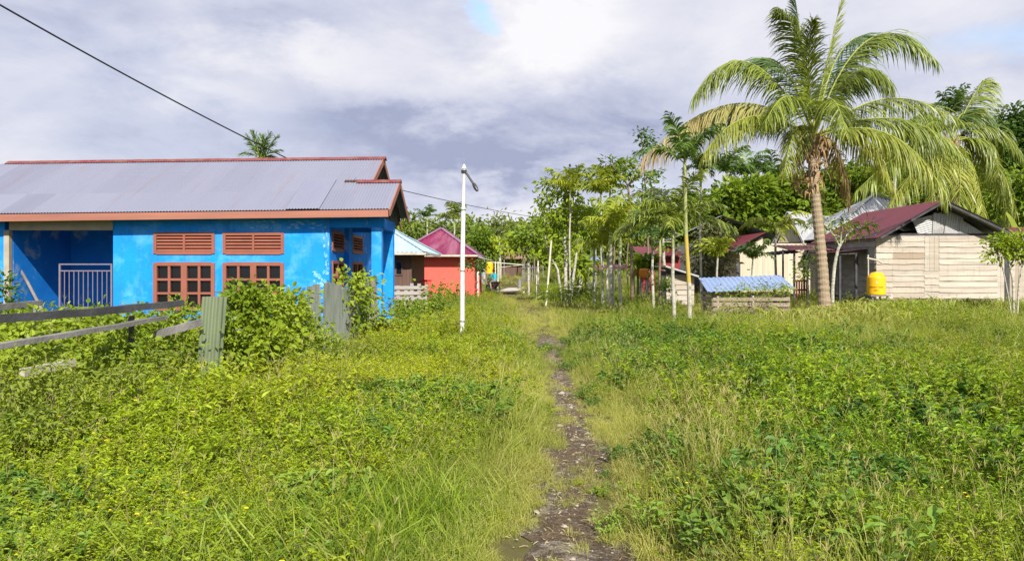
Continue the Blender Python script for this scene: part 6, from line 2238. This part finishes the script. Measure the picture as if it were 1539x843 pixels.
# keep clear: the path, house floors
edge = pw + wob - .02
clear = (adx < edge) & (Yc < 20)
grow = (np.abs(Yc - 5.75) < .35) * (RNG.random(n) < .55) + (np.abs(Yc - 5.75) < .5) * (dx < .10) + (np.abs(Yc - 15.0) < 1.0) * (RNG.random(n) < .85) + (np.abs(Yc - 12.7) < .6) * (RNG.random(n) < .6) + (np.abs(Yc - 10.4) < .35) * (RNG.random(n) < .4) + (Yc > 7) * (np.abs(dx) > pw * .55) * (RNG.random(n) < .45) + (RNG.random(n) < .035)
keep = ~clear | (grow > 0)
keep |= (Yc > 19.2)
for (x0, x1, y0, y1) in ((-30, -4.5, 19.4, 26), (-4.7, -3.3, 19.4, 22.3), (-9, -4.2, 32, 37.2), (-6.5, -1.9, 40, 50), (14.2, 19.4, 30.3, 37), (13, 24, 42.5, 50), (5.9, 8.6, 22.9, 24.5), (6, 7.2, 30, 31.7), (20, 26, 31, 34)):
    keep &= ~((X > x0) & (X < x1) & (Yc > y0) & (Yc < y1))
keep &= ~((np.abs(X - pathx(Yc)) < .6) & (Yc > 49) & (Yc < 64))
vary = vnoise(X, Yc, .38, 31) * .6 + vnoise(X, Yc, 1.3, 32) * .4
dry = .82 * np.clip(.75 * np.exp(-(adx / .9) ** 2) + .9 * (vary - .42) + .35 * (Yc > 18) * np.exp(-(adx / 3.0) ** 2) + .5 * blob(1.7, 7.6, 1.2, 2.4) - .7 * blob(-.75, 4.8, .8, 1.0) - .5 * blob(2.5, 15.5, 2.5, 3.0) + .3 * (X > 5) * (Yc > 18) + .18 * right, 0, 1)
lo = np.clip(.25 + 1.2 * (vary - .4) + .35 * left * (Yc > 8) - .4 * blob(4.6, 8.5, 3, 3), 0, 1)
tallc = 1 + .20 * clump * (Yc > 3.6) * (adx > .5)
far = tallc * np.interp(Yc, [2, 12, 20, 40, 50, 70], [1.0, 1.05, 1.2, 1.5, 1.7, 2.4])
hlow = np.interp(Yc, [2, 3.2, 6], [.75, .85, 1.0]) * np.interp(adx - pw, [0, .12, .7], [.36, .5, 1.0])
hlow = np.where(Yc > 24, np.maximum(hlow, .6) * np.interp(adx, [0, 1.5, 4], [.55, .65, .85]), hlow)
hvar = (.72 + .55 * vnoise(X, Yc, .8, 41)) * (.88 + .25 * vnoise(X, Yc, .33, 43)) * (1 + .25 * blob(4.8, 7.6, 1.8, 1.8) + .2 * blob(-3.2, 6.8, 1.2, 1.6))
groups = {
    'grass': (['soft_grass', 'short_grass', 'fine_grass', 'straw_grass', 'long_grass'], 'mixed green and straw coloured meadow grass'),
    'weeds': (['small_weed', 'tall_weed', 'fern_weed', 'dark_weed', 'big_leaf'], 'low leafy weeds with scattered yellow flowers spreading through the grass'),
    'tall_grass': (['reed'], 'tall pale green broad bladed grass before the houses on the right'),
}
zg = gz(X, Yc)
for gname, (ks, lb) in groups.items():
    meshes, offs_, cnt = [], {}, {}
    for k in ks:
        offs_[k] = len(meshes)
        cnt[k] = len(protos[k])
        meshes += protos[k]
    ids = [KINDS.index(k) for k in ks]
    selm = keep & np.isin(pick, ids)
    I = np.nonzero(selm)[0]
    vi = np.array([offs_[KINDS[pick[a]]] + RNG.integers(cnt[KINDS[pick[a]]]) for a in I])
    s = far[I] * hlow[I] * hvar[I] * RNG.uniform(.75, 1.25, len(I))
    if gname == 'tall_grass':
        s = RNG.uniform(.65, 1.15, len(I))
    if gname == 'weeds':
        s = s * 1.06
    it = dry[I] if gname == 'grass' else lo[I]
    it = np.clip(it + RNG.normal(0, .12, len(I)), 0, 1)
    scatter(gname, lb, meshes, np.stack([X[I], Yc[I], zg[I] - .012], 1), RNG.uniform(0, 6.28, len(I)) if gname != 'x' else 0, s, vi, it, RNG.normal(0, .12, len(I)))
print('ground cover', n, {k: int((keep & (pick == KINDS.index(k))).sum()) for k in KINDS})

# ------------------------------------------------------------------ world, sun, camera
EL, AZ = math.radians(37), math.radians(164)   # azimuth measured clockwise from +Y: behind the viewer's right shoulder
w = bpy.data.worlds.new('World')
sc.world = w
w.use_nodes = True
nt = w.node_tree
nt.nodes.clear()
out = nt.nodes.new('ShaderNodeOutputWorld')
bg = nt.nodes.new('ShaderNodeBackground')
bg.inputs['Strength'].default_value = 0.10
sky = nt.nodes.new('ShaderNodeTexSky')
sky.sky_type = 'NISHITA'
sky.sun_disc = False
sky.sun_elevation = EL
sky.sun_rotation = AZ
sky.air_density = 1.2
sky.dust_density = 1.0
sky.ozone_density = 2.0
tc = nt.nodes.new('ShaderNodeTexCoord')
sep = nt.nodes.new('ShaderNodeSeparateXYZ')
lk(nt, tc.outputs['Generated'], sep.inputs[0])
zc = math_n(nt, 'ADD', math_n(nt, 'MAXIMUM', sep.outputs[2], 0.0), 0.16)
cmb = nt.nodes.new('ShaderNodeCombineXYZ')
lk(nt, math_n(nt, 'DIVIDE', sep.outputs[0], zc), cmb.inputs[0])
lk(nt, math_n(nt, 'DIVIDE', sep.outputs[1], zc), cmb.inputs[1])
uv = cmb.outputs[0]
mp = nd(nt, 'ShaderNodeMapping')
mp.inputs['Location'].default_value = (3.1, 7.4, 0.0)
mp.inputs['Scale'].default_value = (0.75, 1.0, 1.0)
lk(nt, uv, mp.inputs[0])
nA = noise(nt, mp.outputs[0], 0.75, 7, 0.55, 0.3)
mp2 = nd(nt, 'ShaderNodeMapping')
mp2.inputs['Location'].default_value = (1.7, 0.4, 2.9)
mp2.inputs['Scale'].default_value = (1.0, 1.0, 2.1)
lk(nt, tc.outputs['Generated'], mp2.inputs[0])
nB = noise(nt, mp2.outputs[0], 5.5, 10, 0.60, 0.25)
nC = noise(nt, mp2.outputs[0], 2.1, 5, 0.5, 0.2)
ncl = math_n(nt, 'ADD', math_n(nt, 'MULTIPLY', nA, 0.30), math_n(nt, 'ADD', math_n(nt, 'MULTIPLY', nB, 0.45), math_n(nt, 'MULTIPLY', nC, 0.25)))
wz1 = math_n(nt, 'MULTIPLY', math_n(nt, 'SUBTRACT', nB, 0.5), 0.30)
wz2 = math_n(nt, 'MULTIPLY', math_n(nt, 'SUBTRACT', noise(nt, mp2.outputs[0], 9.0, 8, 0.6), 0.5), 0.16)


def bump_dir(px, py, rx, ry):
    """Cloud bank round a fixed compass direction of the sky dome, its outline broken up by noise."""
    d0 = nrm(np.array([(px - CX) / F, 1.0, (HY - py) / F]))
    dx_ = math_n(nt, 'DIVIDE', math_n(nt, 'SUBTRACT', math_n(nt, 'ADD', sep.outputs[0], wz1), float(d0[0])), rx)
    dz_ = math_n(nt, 'DIVIDE', math_n(nt, 'SUBTRACT', math_n(nt, 'ADD', sep.outputs[2], wz2), float(d0[2])), ry)
    r2 = math_n(nt, 'ADD', math_n(nt, 'MULTIPLY', dx_, dx_), math_n(nt, 'MULTIPLY', dz_, dz_))
    return math_n(nt, 'POWER', 2.718, math_n(nt, 'MULTIPLY', r2, -1.0))


shade = ncl
for (px, py, rx, ry, k) in ((825, 55, .085, .055, .20), (880, 20, .06, .05, .09), (460, 75, .08, .022, .13), (690, 235, .17, .040, -.20), (560, 190, .20, .03, -.08), (860, 150, .13, .05, -.09),
                            (330, 25, .25, .04, -.06), (770, 305, .10, .022, .15), (640, 150, .10, .04, .05), (120, 150, .14, .05, .04), (330, 160, .05, .03, .10), (1120, 150, .10, .05, -.05)):
    shade = math_n(nt, 'ADD', shade, math_n(nt, 'MULTIPLY', bump_dir(px, py, rx, ry), k))
cr = nt.nodes.new('ShaderNodeValToRGB')
lk(nt, shade, cr.inputs[0])
cr.color_ramp.elements[0].position = .32
cr.color_ramp.elements[0].color = (.37, .41, .575, 1)
cr.color_ramp.elements[1].position = .70
cr.color_ramp.elements[1].color = (.92, .91, .94, 1)
e = cr.color_ramp.elements.new(.43)
e.color = (.57, .60, .745, 1)
e = cr.color_ramp.elements.new(.54)
e.color = (.74, .75, .84, 1)
CLOUD = nt.nodes.new('ShaderNodeVectorMath')
CLOUD.operation = 'SCALE'
CLOUD.inputs['Scale'].default_value = 6.3
lk(nt, cr.outputs[0], CLOUD.inputs[0])
skys = nt.nodes.new('ShaderNodeVectorMath')
skys.operation = 'SCALE'
skys.inputs['Scale'].default_value = 1.5
lk(nt, sky.outputs[0], skys.inputs[0])
# thin cover to the right and in one gap at the top, thick elsewhere
cov = math_n(nt, 'ADD', mrange(nt, nA, .40, .60), .75)
cov = math_n(nt, 'SUBTRACT', cov, math_n(nt, 'MULTIPLY', bump_dir(720, 30, .035, .03), 1.1))
cov = math_n(nt, 'SUBTRACT', cov, math_n(nt, 'MULTIPLY', bump_dir(1250, 70, .26, .12), .85))
cov = nd(nt, 'ShaderNodeClamp')
pc = math_n(nt, 'ADD', mrange(nt, nA, .40, .60), .98)
pc = math_n(nt, 'SUBTRACT', pc, math_n(nt, 'MULTIPLY', bump_dir(708, 28, .035, .032), 1.3))
pc = math_n(nt, 'SUBTRACT', pc, math_n(nt, 'MULTIPLY', bump_dir(1300, 80, .26, .14), .62))
lk(nt, pc, cov.inputs[0])
lk(nt, mixc(nt, cov.outputs[0], skys.outputs[0], CLOUD.outputs[0]), bg.inputs[0])
lk(nt, bg.outputs[0], out.inputs[0])

sd = bpy.data.lights.new('sun', 'SUN')
sd.energy = 4.6
sd.angle = math.radians(0.6)
sd.color = (1.0, 0.93, 0.82)
so = bpy.data.objects.new('sun', sd)
COL.objects.link(so)
sv_ = Vector((math.sin(AZ) * math.cos(EL), math.cos(AZ) * math.cos(EL), math.sin(EL)))
so.rotation_euler = sv_.to_track_quat('Z', 'Y').to_euler()
so.location = (10, -20, 30)

cd = bpy.data.cameras.new('camera')
cd.sensor_width = 36
cd.lens = F / 1539 * 36
cd.shift_y = -(421.5 - HY) / 1539
cd.clip_end = 3000
cd.clip_start = 0.05
co = bpy.data.objects.new('camera', cd)
COL.objects.link(co)
co.location = (0, 0, H)
co.rotation_euler = (math.radians(90), 0, 0)
sc.camera = co
vs = sc.view_settings
vs.view_transform = 'Standard'
vs.look = 'None'
vs.gamma = 1
vs.use_curve_mapping = False
vs.exposure = 0.74
sc.cycles.max_bounces = 6
sc.cycles.diffuse_bounces = 3
sc.cycles.transmission_bounces = 3
sc.cycles.use_denoising = True
